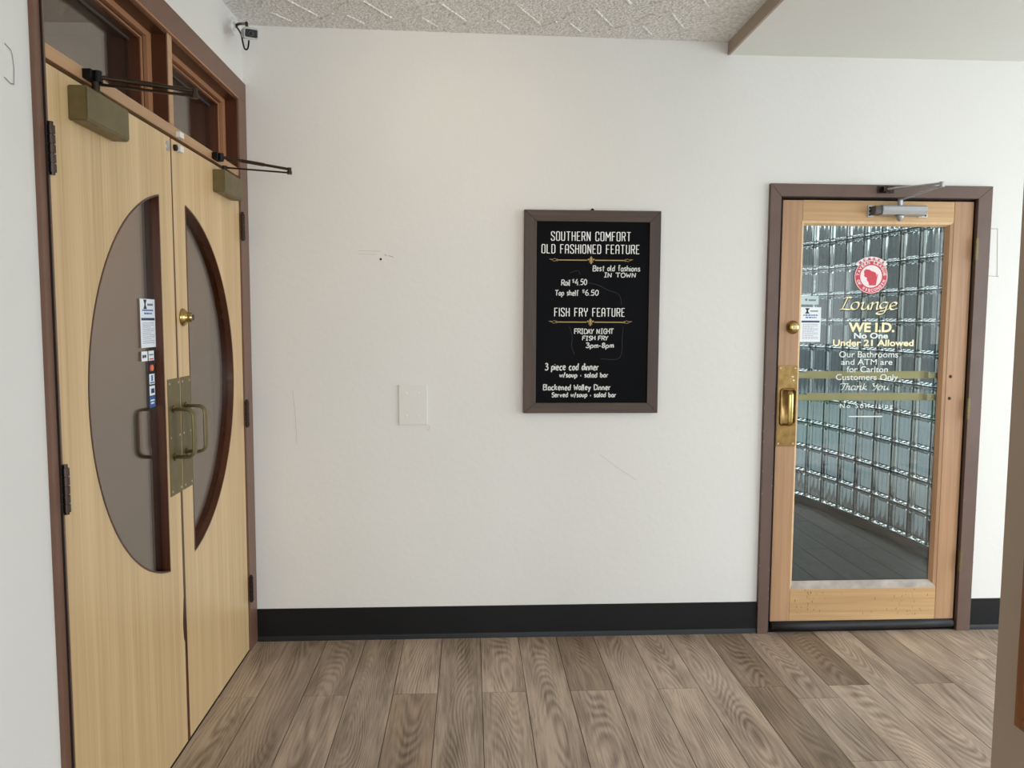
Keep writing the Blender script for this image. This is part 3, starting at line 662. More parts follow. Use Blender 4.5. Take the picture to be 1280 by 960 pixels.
# ---------------------------------------------------------------- door closers of the double door
def closer(y0, y1, tip, br, label, lift=.026, py=.06):
    x1 = DX1+.046
    o = thing('door_closer', (DX1, y0, 1.96), label, 'door closer', 'bronze door closers on the double door')
    bm = bmesh.new(); aprism(bm, [(DX1, 1.966), (DX1, 2.050), (x1, 2.050), (x1, 1.969), (x1-.006, 1.964)], 1, y0, y1)
    bmesh.ops.bevel(bm, geom=list(bm.edges), offset=.0025, segments=2, affect='EDGES')
    link('cover', bm, M['bronze'], o, loc=(DX1, y0, 1.964))
    tp = Vector(tip)
    # pinion and shoe
    pin = Vector((x1-.022, br+py, 2.050))
    bm = bmesh.new(); acyl(bm, pin, pin+Vector((0, 0, lift)), .010); link('pinion', bm, M['bronzed'], o, loc=pin)
    bm = bmesh.new()
    abox(bm, -.984, -.962, br-.025, br+.045, 2.088, 2.112, .002); acyl(bm, (-.957, br, 2.084), (-.957, br, 2.112), .011)
    link('arm_shoe', bm, M['black'], o, loc=(-.984, br, 2.088))
    bm = bmesh.new(); atube(bm, [pin+Vector((0, 0, lift-.006)), tp+Vector((0, 0, -.006))], .0085, .0035, n=8); acyl(bm, tp+Vector((0, 0, -.012)), tp+Vector((0, 0, 0)), .010)
    link('main_arm', bm, M['bronzed'], o, loc=pin)
    s = Vector((-.957, br, 2.098))
    bm = bmesh.new(); atube(bm, [s, tp+Vector((0, 0, .008))], .0055, .0055, n=8)
    mid = s.lerp(tp+Vector((0, 0, .008)), .62); atube(bm, [s.lerp(mid, .45), mid], .0085, .007, n=8); acyl(bm, tp, tp+Vector((0, 0, .014)), .008)
    link('forearm', bm, M['bronzed'], o, loc=s)
closer(2.026, 2.266, (-.748, 2.228, 2.088), 2.125, 'bronze box door closer at the top of the near oak leaf', .036, .0)
closer(3.110, 3.350, (-.725, 3.245, 2.070), 3.125, 'bronze box door closer at the top of the far oak leaf')

# ---------------------------------------------------------------- hall behind the double door (seen through its panes)
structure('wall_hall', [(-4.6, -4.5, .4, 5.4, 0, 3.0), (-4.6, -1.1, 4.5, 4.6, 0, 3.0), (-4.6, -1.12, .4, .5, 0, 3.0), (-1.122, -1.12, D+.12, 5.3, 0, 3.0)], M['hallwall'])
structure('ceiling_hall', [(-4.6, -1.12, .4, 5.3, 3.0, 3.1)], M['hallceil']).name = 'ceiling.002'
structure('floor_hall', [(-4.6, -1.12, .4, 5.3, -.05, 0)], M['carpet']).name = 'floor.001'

# ================================================================ LOUNGE DOOR IN THE BACK WALL
YF = D-.020
f2 = tag(thing('trim_3', (1.88, D, 0), None, None), kind='structure')
def casing(name, pts, m=M['brownR']):
    bm = bmesh.new(); aprism(bm, pts, 1, YF, D+.02); bmesh.ops.bevel(bm, geom=[e for e in bm.edges], offset=.0015, segments=1, affect='EDGES')
    return link(name, bm, m, f2, loc=(pts[0][0], D, pts[0][1]))
casing('casing', [(1.358, 0), (1.409, 0), (1.409, 2.045), (1.358, 2.102)])
casing('casing', [(2.334, 0), (2.400, 0), (2.400, 2.102), (2.334, 2.045)])
casing('casing', [(1.409, 2.045), (2.334, 2.045), (2.400, 2.102), (1.358, 2.102)])
box('jamb', 1.385, 1.4215, D, D+.12, 0, 2.075, M['gapm'], f2)
box('jamb', 2.332, 2.372, D, D+.12, 0, 2.075, M['gapm'], f2)
box('jamb', 1.385, 2.372, D, D+.12, 2.041, 2.075, M['gapm'], f2)
box('threshold', 1.40, 2.36, D+.0, D+.12, -.003, .006, M['black'], f2)
rc = random.Random(5)
bmc = bmesh.new()
for k in range(26):
    side = rc.choice([1.3585, 1.405, 2.398, 2.336, 1.3585]); z = rc.uniform(.03, 1.2) if side < 1.5 else rc.uniform(.03, 2.05)
    flat_poly(bmc, back_plane(YF+.0002), [(side+rc.uniform(-.001, .003)*0+.0+a*rc.uniform(.6, 1)*.0028*(1 if side < 1.37 or 2.3 < side < 2.35 else 1), z+b*.005) for a, b in ((0, 0), (1, .2), (1.1, 1), (.3, 1.3))], .0004)
link('paint_chip', bmc, M['chip'], f2, loc=(1.36, YF, .5))['kind'] = 'stuff'

d3 = tag(thing('door_3', (1.88, D, 0), 'pine framed glass lounge door with printed lettering and brass pull', None), kind='structure')
LY0, LY1 = D+.002, D+.046
box('stile', 1.426, 1.519, LY0, LY1, .052, 2.032, M['pine_z'], d3, .0015)
box('stile', 2.236, 2.327, LY0, LY1, .052, 2.034, M['pine_z'], d3, .0015)
box('top_rail', 1.520, 2.235, LY0+.0006, LY1, 1.940, 2.033, M['pine_x'], d3, .001)
box('bottom_rail', 1.520, 2.235, LY0+.0006, LY1, .052, .207, M['pine_x'], d3, .001)
YG = D+.028
def bead(name, pts, m):
    bm = bmesh.new(); n = len(pts)//2; o_, i_ = pts[:n], pts[n:]
    A = [bm.verts.new((p[0], LY0+.002, p[1])) for p in o_]; B = [bm.verts.new((p[0], YG-.004, p[1])) for p in i_]; A2 = [bm.verts.new((p[0], YG, p[1])) for p in o_]; B2 = [bm.verts.new((p[0], YG, p[1])) for p in i_]
    mid = [bm.verts.new((o_[k][0]*.45+i_[k][0]*.55, LY0+.004, o_[k][1]*.45+i_[k][1]*.55)) for k in range(2)]
    bm.faces.new((A[0], A[1], mid[1], mid[0])); bm.faces.new((mid[0], mid[1], B[1], B[0])); bm.faces.new((B[0], B[1], B2[1], B2[0])); bm.faces.new((A2[0], A2[1], A[1], A[0])); bm.faces.new((A2[0], B2[0], B2[1], A2[1]))
    bm.faces.new((A[0], mid[0], B[0], B2[0], A2[0])); bm.faces.new((A[1], A2[1], B2[1], B[1], mid[1]))
    return link(name, bm, m, d3, loc=(pts[0][0], LY0, pts[0][1]))
g0, g1, h0, h1 = 1.534, 2.208, .240, 1.920
bead('glazing_bead', [(1.519, .207), (1.519, 1.940), (g0, h0), (g0, h1)], M['bead'])
bead('glazing_bead', [(2.236, .207), (2.236, 1.940), (g1, h0), (g1, h1)], M['pine_z'])
bead('glazing_bead', [(1.519, 1.940), (2.236, 1.940), (g0, h1), (g1, h1)], M['bead'])
bead('glazing_bead', [(1.519, .207), (2.236, .207), (g0, h0), (g1, h0)], M['sill'])['label'] = 'greyed weathered bottom glazing bead'
lp = box('pane', 1.524, 2.230, YG, YG+.005, .212, 1.934, M['pane'], d3)
# black sweep under the door
bm = bmesh.new(); atube(bm, [(1.432, LY0-.008, .034), (1.60, LY0-.009, .029), (1.88, LY0-.009, .030), (2.15, LY0-.008, .031), (2.318, LY0-.007, .034)], .016, .019, side=(0, 0, 1), n=12)
link('door_sweep', bm, M['rubber'], d3, smooth=True, loc=(1.43, LY0, .02))
box('sweep_rail', 1.43, 2.322, LY0, LY1, .012, .052, M['rubber'], d3)
# stains of the bottom rail
bm = bmesh.new(); rs = random.Random(11)
for k in range(60):
    cx = rs.choice([rs.gauss(2.10, .03), rs.gauss(1.60, .03), rs.uniform(1.54, 2.22)]); cz_ = rs.uniform(.07, .20); l = rs.uniform(.002, .014)
    ribbon(bm, back_plane(LY0+.0004), [(cx, cz_), (cx+rs.uniform(-.003, .003), cz_+l)], rs.uniform(.0005, .0016), .0004)
M['stainm'] = mat('brown water stain', (140, 98, 66), .7)
tag(link('rail_stain', bm, M['stainm'], d3, loc=(2.1, LY0, .1)), kind='stuff')
# hinges of the lounge door
for hz in (1.815, 1.072, .340):
    bm = bmesh.new()
    for q in range(5): acyl(bm, (2.3315, YF-.002, hz-.048+q*.020), (2.3315, YF-.002, hz-.048+q*.020+.0185), .0065, n=12)
    abox(bm, 2.3335, 2.344, YF-.0015, YF+.001, hz-.048, hz+.052)
    link('hinge', bm, M['bronze'], d3, loc=(2.3315, YF, hz))
# brass pull: plate, cup and grip
pl = box('pull_plate', 1.4275, 1.5195, LY0-.003, LY0, .895, 1.275, M['brassd'], d3, .0008); pl['label'] = 'tarnished brass pull plate'
def bscrew(x, z, parent, r=.004):
    bm = bmesh.new(); alathe(bm, (x, LY0-.003, z), (0, -1, 0), [(0, r), (.001, r*.8), (.0014, r*.2)], 10); link('screw', bm, M['screw'], parent, loc=(x, LY0-.003, z))
for x in (1.438, 1.508):
    for z in (.908, 1.262): bscrew(x, z, pl)
for x, z in ((1.497, 1.222), (1.502, 1.205)): bscrew(x, z, pl, .006)
# raised rim of the cup
bm = bmesh.new()
def rrect(cx, cz2, w2, h2, r, n=5):
    out = []
    for sx_, sz_, a0 in ((1, 1, 0), (-1, 1, 90), (-1, -1, 180), (1, -1, 270)):
        for k in range(n+1):
            a = math.radians(a0+90*k/n); out.append((cx+sx_*(w2-r)+r*math.cos(a), cz2+sz_*(h2-r)+r*math.sin(a)))
    return out
def rimloop(cx, cz2, w2, h2, r, yy): return [bm.verts.new((p[0], yy, p[1])) for p in rrect(cx, cz2, w2, h2, r)]
y_ = LY0-.003
loops = [rimloop(1.4775, 1.081, .040, .088, .016, y_), rimloop(1.4775, 1.081, .039, .087, .016, y_-.006), rimloop(1.4775, 1.081, .035, .083, .013, y_-.010), rimloop(1.4775, 1.081, .031, .079, .010, y_-.004), rimloop(1.4775, 1.081, .030, .078, .010, y_-.001)]
for A, B in zip(loops, loops[1:]):
    for k in range(len(A)): bm.faces.new((A[k], A[(k+1) % len(A)], B[(k+1) % len(A)], B[k]))
bm.faces.new(loops[-1]); cup = link('pull_cup', bm, M['brassd'], pl, smooth=True, loc=(1.4775, y_, 1.0))
# the grip stands out from the plate as a rounded vertical handle
bm = bmesh.new(); gp = []
zt, zb, dp, rr = 1.160, 1.000, .055, .022
gp = [(1.462, y_, zt), (1.466, y_-(dp-rr), zt)]
for q in range(1, 7): a = PI/2*q/6; gp.append((1.468, y_-(dp-rr+rr*math.sin(a)), zt-rr+rr*math.cos(a)))
for q in range(0, 7): a = PI/2*q/6; gp.append((1.468, y_-(dp-rr+rr*math.cos(a)), zb+rr-rr*math.sin(a)))
gp += [(1.462, y_, zb)]
atube(bm, gp, .0045, .013, side=(1, 0, 0), n=14); link('pull_handle', bm, M['brass'], d3, smooth=True, loc=(1.468, y_, 1.08))
# knob / deadbolt
bm = bmesh.new(); alathe(bm, (1.489, LY0, 1.452), (0, -1, 0), [(0, .031), (.004, .031), (.008, .026), (.020, .024), (.024, .020), (.025, .008)], 28)
kb = link('deadbolt', bm, M['brass'], d3, smooth=True, loc=(1.489, LY0, 1.452))
bm = bmesh.new(); alathe(bm, (1.489, LY0-.025, 1.452), (0, -1, 0), [(0, .010), (.002, .009)], 16); abox(bm, 1.488, 1.490, LY0-.028, LY0-.026, 1.446, 1.458); link('key_cylinder', bm, M['screw'], kb, loc=(1.489, LY0-.025, 1.452))
# through bolts on the right stile, push bars on the far side
for z in (1.224, 1.121):
    bm = bmesh.new(); alathe(bm, (2.256, LY0, z), (0, -1, 0), [(0, .008), (.002, .007), (.003, .002)], 16); link('bolt', bm, M['bronzed'], d3, loc=(2.256, LY0, z))
for z in (1.226, 1.121):
    bx_ = box('push_bar', 1.60, 2.19, LY1+.035, LY1+.041, z-.018, z+.018, M['barm'], d3, .001); bx_['label'] = 'brass push bar on the far side of the glass'
    box('bar_end', 2.175, 2.255, LY1, LY1+.041, z-.014, z+.014, M['barm'], d3, .002); box('bar_end', 1.50, 1.60, LY1, LY1+.041, z-.014, z+.014, M['barm'], d3, .002)

# lettering on the glass (room side)
FG = back_plane(YG-.0012); FG2 = back_plane(YG-.0004)
def gtext(s, x0, x1, z0, z1, m, bold=0, sh=0, shadow=0, spacing=1):
    o = font_text('lettering', s, FG, x0, x1, z0, z1, m, d3, bold, sh, spacing=spacing)
    if shadow: font_text('letter_shadow', s, FG2, x0+.003, x1+.003, z0-.003, z1-.003, M['shadow'], d3, bold, sh, spacing=spacing)
    return o
gtext('WE I.D.', 1.766, 1.988, 1.430, 1.476, M['cream'], .035)
gtext('No One', 1.794, 1.958, 1.400, 1.428, M['creamw'], .03)
gtext('Under 21 Allowed', 1.694, 2.084, 1.365, 1.396, M['cream'], .03)
gtext('Our Bathrooms', 1.727, 2.011, 1.312, 1.341, M['creamw'], .002)
gtext('and ATM are', 1.738, 1.985, 1.277, 1.304, M['creamw'], .002)
gtext('for Carlton', 1.766, 1.964, 1.242, 1.270, M['creamw'], .002)
gtext('Customers Only', 1.715, 2.015, 1.197, 1.233, M['creamw'], .002)
gtext('No Soliciting', 1.740, 1.996, 1.066, 1.094, M['creamw'], .002, spacing=1.35)
decal('underline', FG, [rect(1.784, 1.948, 1.030, 1.035)], M['creamw'], d3)
# script words drawn with a broad nib
SC = {
'L': [[(1.0, 5.2), (1.7, 5.9), (2.7, 6.1), (3.4, 5.7)], [(2.3, 6.0), (1.8, 4.2), (1.2, 2.0), (.6, .2)], [(.0, .1), (1.2, .3), (2.6, 0), (3.9, .5)]],
'o': [[(1.5, 3.7), (.5, 2.9), (.2, 1.2), (.9, .1), (2.0, .6), (2.5, 2.2), (2.3, 3.5), (1.5, 3.7)]],
'u': [[(.2, 3.0), (.9, 3.7), (.7, 2.0), (.5, .6), (1.2, .1), (2.2, 1.4), (2.8, 3.6)], [(2.8, 3.6), (2.5, 1.8), (2.5, .2), (3.3, .7)]],
'n': [[(.1, 3.0), (.8, 3.6), (.6, 1.8), (.3, 0)], [(.6, 1.9), (1.6, 3.5), (2.4, 3.5), (2.2, 1.6), (2.2, .2), (3.0, .7)]],
'g': [[(2.6, 3.3), (1.4, 3.8), (.3, 2.6), (.3, 1.2), (1.0, .7), (2.1, 1.8), (2.6, 3.5)], [(2.6, 3.5), (2.1, 1.0), (1.5, -1.4), (.3, -2.2), (-.9, -1.7), (.0, -.9), (1.6, -.3), (2.9, .6)]],
'e': [[(.4, 1.7), (1.8, 2.2), (2.3, 3.1), (1.5, 3.8), (.5, 2.8), (.3, 1.0), (1.1, .1), (2.6, .9)]],
'T': [[(.3, 5.0), (1.4, 5.9), (3.0, 5.6), (4.4, 6.1)], [(3.0, 5.8), (2.4, 3.4), (1.6, .8), (.6, .1)]],
'h': [[(1.5, 5.9), (.9, 3.0), (.3, 0)], [(.6, 1.8), (1.6, 3.4), (2.3, 3.2), (2.0, 1.2), (2.3, .1), (3.0, .8)]],
'a': [[(2.5, 3.3), (1.3, 3.7), (.3, 2.3), (.5, .3), (1.4, .3), (2.4, 2.0), (2.6, 3.5)], [(2.6, 3.5), (2.3, 1.2), (2.5, .1), (3.2, .8)]],
'k': [[(1.5, 5.9), (.9, 3.0), (.3, 0)], [(2.5, 3.6), (1.0, 2.0), (1.8, .8), (2.9, .2)]],
'Y': [[(.3, 5.2), (1.1, 5.9), (1.1, 4.0), (1.6, 3.2), (2.8, 4.2), (3.6, 6.0)], [(3.6, 6.0), (2.8, 3.0), (1.8, .4), (.6, -.2)]],
}
SW = {'L': 3.2, 'T': 2.9, 'Y': 3.3, ' ': 2.2}
def script(s, x0, x1, z0, z1, m, nib, shadow=False):
    x = 0; st = []
    for ch in s:
        for q in SC.get(ch, []): st.append([(a+x, b) for a, b in q])
        x += SW.get(ch, 2.95)
    xs = [p[0] for q in st for p in q]; ax, bx_ = min(xs), max(xs)
    for (F, dx, mm) in ((FG, 0, m),)+(((FG2, .004, M['shadow']),) if shadow else ()):
        bm = bmesh.new()
        for q in st:
            pts = [(x0+dx+(a-ax)/(bx_-ax)*(x1-x0), z0-dx+b/6*(z1-z0)) for a, b in q]
            pts = [(v.x, v.y) for v in smooth_line([(a, b, 0) for a, b in pts], 6)]
            ribbon(bm, F, pts, 0, .0006, nib=nib)
            ribbon(bm, F, pts, .0012, .0007)
        link('lettering' if not dx else 'letter_shadow', bm, mm, d3, loc=F(x0, z0, 0))
script('Lounge', 1.722, 1.998, 1.535, 1.592, M['cream'], (.0042, .0028), True)
script('Thank You', 1.738, 1.975, 1.158, 1.190, M['creamw'], (.0022, .0012))
# round red membership badge
def ringpoly(cx, cz2, r0, r1, a0, a1, n=36):
    out = []
    for i in range(n):
        t0, t1 = math.radians(a0+(a1-a0)*i/n), math.radians(a0+(a1-a0)*(i+1)/n)
        out.append([(cx+r0*math.cos(t0), cz2+r0*math.sin(t0)), (cx+r1*math.cos(t0), cz2+r1*math.sin(t0)), (cx+r1*math.cos(t1), cz2+r1*math.sin(t1)), (cx+r0*math.cos(t1), cz2+r0*math.sin(t1))])
    return out
bc = (1.865, 1.690)
bd = decal('badge', back_plane(YG-.0003), [disc(bc[0], bc[1], .080, 40)], M['red'], d3, .0005); bd['label'] = 'round red and white membership badge'
FA, FBd, FC = back_plane(YG-.0009), back_plane(YG-.0013), back_plane(YG-.0017)
decal('badge_ring', FA, ringpoly(bc[0], bc[1], .0755, .078, 0, 360, 48), M['pinkw'], bd)
decal('badge_centre', FA, [disc(bc[0], bc[1], .052, 40)], M['pinkw'], bd)
decal('badge_arch', FA, ringpoly(bc[0], bc[1]-.012, .083, .103, 42, 138, 24), M['pinkw'], bd)
decal('state_shape', FBd, [[(bc[0]+.022*a, bc[1]+.022*b) for a, b in ((-1.5, .5), (-1.6, 1.1), (-1.2, 1.5), (-.4, 1.4), (.1, 1.1), (.8, .9), (1.2, .4), (.95, -.1), (1.5, .6), (1.3, -.5), (1.1, -1.9), (-.4, -1.9), (-.5, -1.3), (-.9, -.8), (-.9, -.3), (-1.5, 0))]], M['red'], bd)
def arc_text(s, r, a0, a1, size, m, cz_off=0, F=FC, flip=False):
    n = len(s)
    for i, ch in enumerate(s):
        if ch == ' ': continue
        a = math.radians(a0+(a1-a0)*i/(n-1)); cx, cz2 = bc[0]+r*math.cos(a), bc[1]+cz_off+r*math.sin(a)
        rot = a-PI/2 if not flip else a+PI/2
        def FF(s_, z_, h=0, cx=cx, cz2=cz2, rot=rot): return F(cx+s_*math.cos(rot)-z_*math.sin(rot), cz2+s_*math.sin(rot)+z_*math.cos(rot), h)
        font_text('badge_letter', ch, FF, -size*(.18 if ch == 'I' else .42), size*(.18 if ch == 'I' else .42), -size/2, size/2, m, bd, .03)
arc_text('MEMBER', .093, 126, 54, .013, M['red'], -.012)
arc_text('TAVERN LEAGUE', .0645, 172, 8, .014, M['pinkw'])
arc_text('OF WISCONSIN', .0645, 200, 340, .014, M['pinkw'], flip=True)
# paper notices on the left of the glass
notice(back_plane(YG-.0004), 1.535, 1.633, 1.384, 1.546, d3, 'white printed notice sticker with navy banner')
st = decal('notice_sticker', back_plane(YG-.0004), [rect(1.536, 1.619, 1.558, 1.598)], thin_glass('frosted label', (.8, .9, .9, 1)), d3, .0003); st['label'] = 'small translucent label above the notice'
M['frost'] = mat('pale label', (196, 214, 214), .6); st.data.materials[0] = M['frost']
decal('mark', back_plane(YG-.0009), [disc(1.560, 1.580, .006), rect(1.572, 1.606, 1.574, 1.582)], M['txt'], st)

# closer of the lounge door
cl = thing('door_closer', (1.957, D, 1.95), 'silver aluminium door closer at the top of the glass lounge door', 'door closer')
CYF = LY0
bm = bmesh.new(); aprism(bm, [(CYF-.006, 1.962), (CYF-.052, 1.966), (CYF-.060, 1.982), (CYF-.058, 2.000), (CYF-.048, 2.008), (CYF-.006, 2.010)], 0, 1.865, 2.075)
bmesh.ops.bevel(bm, geom=list(bm.edges), offset=.002, segments=2, affect='EDGES'); link('body', bm, M['alu'], cl, loc=(1.865, CYF, 1.962))
bm = bmesh.new(); aprism(bm, [(CYF-.006, 1.966), (CYF-.050, 1.968), (CYF-.054, 1.984), (CYF-.050, 2.004), (CYF-.006, 2.006)], 0, 1.832, 1.866); bmesh.ops.bevel(bm, geom=list(bm.edges), offset=.003, segments=2, affect='EDGES'); link('end_cap', bm, M['alud'], cl, loc=(1.832, CYF, 1.966))
def plate(x0, x1):
    p_ = box('mounting_plate', x0, x1, CYF-.006, CYF, 1.958, 2.012, M['alu'], cl, .001)
    for z in (1.968, 1.985, 2.002):
        bm = bmesh.new(); alathe(bm, ((x0+.008 if x0 < 1.9 else x1-.010), CYF-.006, z), (0, -1, 0), [(0, .0045), (.001, .004), (.0015, .001)], 10); link('screw', bm, M['black'], p_, loc=(x0, CYF-.006, z))
plate(1.822, 1.85); plate(2.06, 2.104)
bm = bmesh.new(); alathe(bm, (1.957, CYF-.034, 1.964), (0, 0, -1), [(0, .019), (.010, .018), (.020, .010), (.024, .008), (.027, .003)], 20); link('lower_cap', bm, M['alu'], cl, smooth=True, loc=(1.957, CYF-.034, 1.94))
bm = bmesh.new(); acyl(bm, (1.957, CYF-.034, 2.008), (1.957, CYF-.034, 2.038), .011); link('pinion', bm, M['alu'], cl, loc=(1.957, CYF-.034, 2.01))
tip = Vector((1.985, 3.262, 2.053)); pin = Vector((1.957, CYF-.034, 2.032)); sh = Vector((1.885, YF-.022, 2.078))
bm = bmesh.new(); atube(bm, [pin, tip], .011, .003, n=8); acyl(bm, tip-Vector((0, 0, .006)), tip+Vector((0, 0, .016)), .011); link('main_arm', bm, M['alu'], cl, loc=pin)
bm = bmesh.new(); atube(bm, [sh, tip+Vector((0, 0, .010))], .007, .005, n=8); link('forearm', bm, M['alu'], cl, loc=sh)
bm = bmesh.new(); abox(bm, 1.852, 1.93, YF-.006, YF, 2.064, 2.096, .002); abox(bm, 1.868, 1.902, YF-.032, YF-.004, 2.068, 2.090, .002); acyl(bm, (1.885, YF-.022, 2.062), (1.885, YF-.022, 2.094), .008)
link('arm_shoe', bm, M['steel'], cl, loc=(1.885, YF, 2.07))

# ================================================================ ENTRY BEHIND THE GLASS DOOR
lf = box('floor', 1.10, 3.2, D+.12, 8.0, -.05, -.004, M['joint']); lf['kind'] = 'structure'
for i in range(7, 18):
    x0 = -.13+PW*i
    for (a, b) in ((D+.12, 4.3+.6*(i % 2)), (4.3+.6*(i % 2), 5.6+.6*(i % 2)), (5.6+.6*(i % 2), 7.9)):
        plank(x0, min(x0+PW, 3.2), a, b, 0, M['plankd'], lf, rp.uniform(.8, 1.15))
structure('wall_entry', [(1.10, 1.2, D+.12, 8.0, 0, 2.75), (1.10, 2.2, 7.9, 8.0, 0, 2.75)], M['wall'])
structure('ceiling_entry', [(1.10, 3.3, D+.12, 8.1, 2.72, 2.8)], M['smooth']).name = 'ceiling.003'
# the curved run of glass blocks: positions measured along its inner face
pts = []; y = 3.70
x = 2.9-.0
cur = Vector((2.893-.5*(3.72-4.55)**2/8.35*0, 3.72)); ang = 90.0   # heading in degrees, starts along +y
STEP = .203; nodes = [cur.copy()]
k = 0
while k < 21:
    yy = cur.y
    if yy < 4.5: ang = 90
    elif yy < 6.05: ang += math.degrees(STEP/8.2)
    else: ang += math.degrees(STEP/1.7)
    cur = cur+Vector((math.cos(math.radians(ang)), math.sin(math.radians(ang))))*STEP; nodes.append(cur.copy()); k += 1
    if ang > 165: break
gw = tag(thing('wall_glass_block', (2.89, 5.2, 0), 'curved wall of square glass blocks behind the lounge door', None), kind='structure')
def block_mesh():
    bm = bmesh.new(); w2 = .0975; dep = .080
    def loop(s, y_, r): return [bm.verts.new((p[0], y_, p[1])) for p in rrect(0, 0, s, s, r, 3)]
    Ls = [loop(w2-.020, .009, .012), loop(w2-.011, .004, .016), loop(w2-.005, 0, .014), loop(w2-.001, .003, .010), loop(w2, .010, .008), loop(w2, dep-.010, .008), loop(w2-.001, dep-.003, .010), loop(w2-.005, dep, .014), loop(w2-.011, dep-.004, .016), loop(w2-.020, dep-.009, .012)]
    for A, B in zip(Ls, Ls[1:]):
        for i in range(len(A)): bm.faces.new((A[i], A[(i+1) % len(A)], B[(i+1) % len(A)], B[i]))
    bm.faces.new(Ls[0]); bm.faces.new(list(reversed(Ls[-1])))
    bmesh.ops.recalc_face_normals(bm, faces=bm.faces)
    me = bpy.data.meshes.new('glass_block'); bm.to_mesh(me); bm.free(); me.materials.append(M['block']); return me
bme = block_mesh(); bmm = bmesh.new(); Z0 = .056; NR = 13
for a, b in zip(nodes, nodes[1:]):
    d_ = (b-a).normalized(); nrm = Vector((d_.y, -d_.x)); mid = (a+b)/2       # nrm points outwards (away from the entry)
    for r_ in range(NR):
        o = bpy.data.objects.new('glass_block', bme); C.objects.link(o); o.parent = gw
        o.location = Vector((mid.x, mid.y, Z0+.1015+r_*.203))-gw.location
        o.rotation_euler = (0, 0, math.atan2(d_.y, d_.x)+PI)
        # local +y must point outwards
        if (Matrix.Rotation(o.rotation_euler.z, 2) @ Vector((0, 1))).dot(nrm) < 0: o.rotation_euler = (0, 0, math.atan2(d_.y, d_.x))
    # grout: horizontal strips for this panel and one upright at its start
    def quadbar(z0_, z1_, p, q, in_, out_):
        v = [bmm.verts.new((*(P+nrm*t), z)) for z in (z0_, z1_) for (P, t) in ((p, in_), (q, in_), (q, out_), (p, out_))]
        for f in ((0, 1, 2, 3), (7, 6, 5, 4), (0, 4, 5, 1), (1, 5, 6, 2), (2, 6, 7, 3), (3, 7, 4, 0)): bmm.faces.new([v[i] for i in f])
    for r_ in range(NR+1): quadbar(Z0+r_*.203-.0035, Z0+r_*.203+.0035, a, b, .007, .073)
    quadbar(Z0, Z0+NR*.203, a-d_*.0035, a+d_*.0035, .007, .073)
link('grout', bmm, M['mortar'], gw, loc=(2.89, 5.2, 0))
bm = bmesh.new()
for a, b in zip(nodes, nodes[1:]):
    d_ = (b-a).normalized(); nrm = Vector((d_.y, -d_.x))
    v = [bm.verts.new((*(P+nrm*t), z)) for z in (-.002, Z0-.004) for (P, t) in ((a, -.012), (b, -.012), (b, .11), (a, .11))]
    for f in ((0, 1, 2, 3), (7, 6, 5, 4), (0, 4, 5, 1), (1, 5, 6, 2), (2, 6, 7, 3), (3, 7, 4, 0)): bm.faces.new([v[i] for i in f])
link('curb', bm, M['curb'], gw, loc=(2.89, 5.2, 0))
# outside: ground and the buildings across, seen blurred through the blocks
structure('ground', [(-30, 60, -50, 70, -.30, -.20)], M['asphalt'])
structure('ground_lawn', [(1, 12, -9, -2.6, -.20, -.12)], M['lawn']).name = 'ground.001'
structure('building_wall', [(3.2, 22, 19, 24, -.2, 3.9), (14, 20, -6, 15, -.2, 3.2)], M['brick']).name = 'wall_outside'

# ================================================================ THINGS ON THE BACK WALL
bd_ = thing('menu_board', (.548, D, 1.057), 'black handwritten menu board in a dark walnut frame on the white wall', 'menu board')
y0b, y1b = D-.026, D-.001
X0, X1, Z0b, Z1b = .240, .8575, 1.057, 1.971; T = .056
def fpiece(pts, m):
    bm = bmesh.new(); aprism(bm, pts, 1, y0b, y1b); bmesh.ops.bevel(bm, geom=list(bm.edges), offset=.0012, segments=1, affect='EDGES'); link('frame_rail', bm, m, bd_, loc=(pts[0][0], D, pts[0][1]))
fpiece([(X0, Z0b), (X0+T, Z0b+T*.84), (X0+T, Z1b-T*.9), (X0, Z1b)], M['framev'])
fpiece([(X1, Z0b), (X1-T*.9, Z0b+T*.84), (X1-T*.9, Z1b-T*.9), (X1, Z1b)], M['framev'])
fpiece([(X0, Z1b), (X0+T, Z1b-T*.9), (X1-T*.9, Z1b-T*.9), (X1, Z1b)], M['frame'])
fpiece([(X0, Z0b), (X0+T, Z0b+T*.84), (X1-T*.9, Z0b+T*.84), (X1, Z0b)], M['frame'])
box('writing_panel', X0+.03, X1-.03, D-.015, D-.002, Z0b+.03, Z1b-.03, M['chalk'], bd_)
bm = bmesh.new(); acyl(bm, (.548, D-.003, 1.974), (.548, D-.008, 1.974), .008, n=12); link('hanger', bm, M['black'], bd_, loc=(.548, D, 1.97))
YW = D-.0152; FW = back_plane(YW)
def bx(u): return .295+(u-670)*.003635
def bz(v): return 1.920-(v-278)*.003610
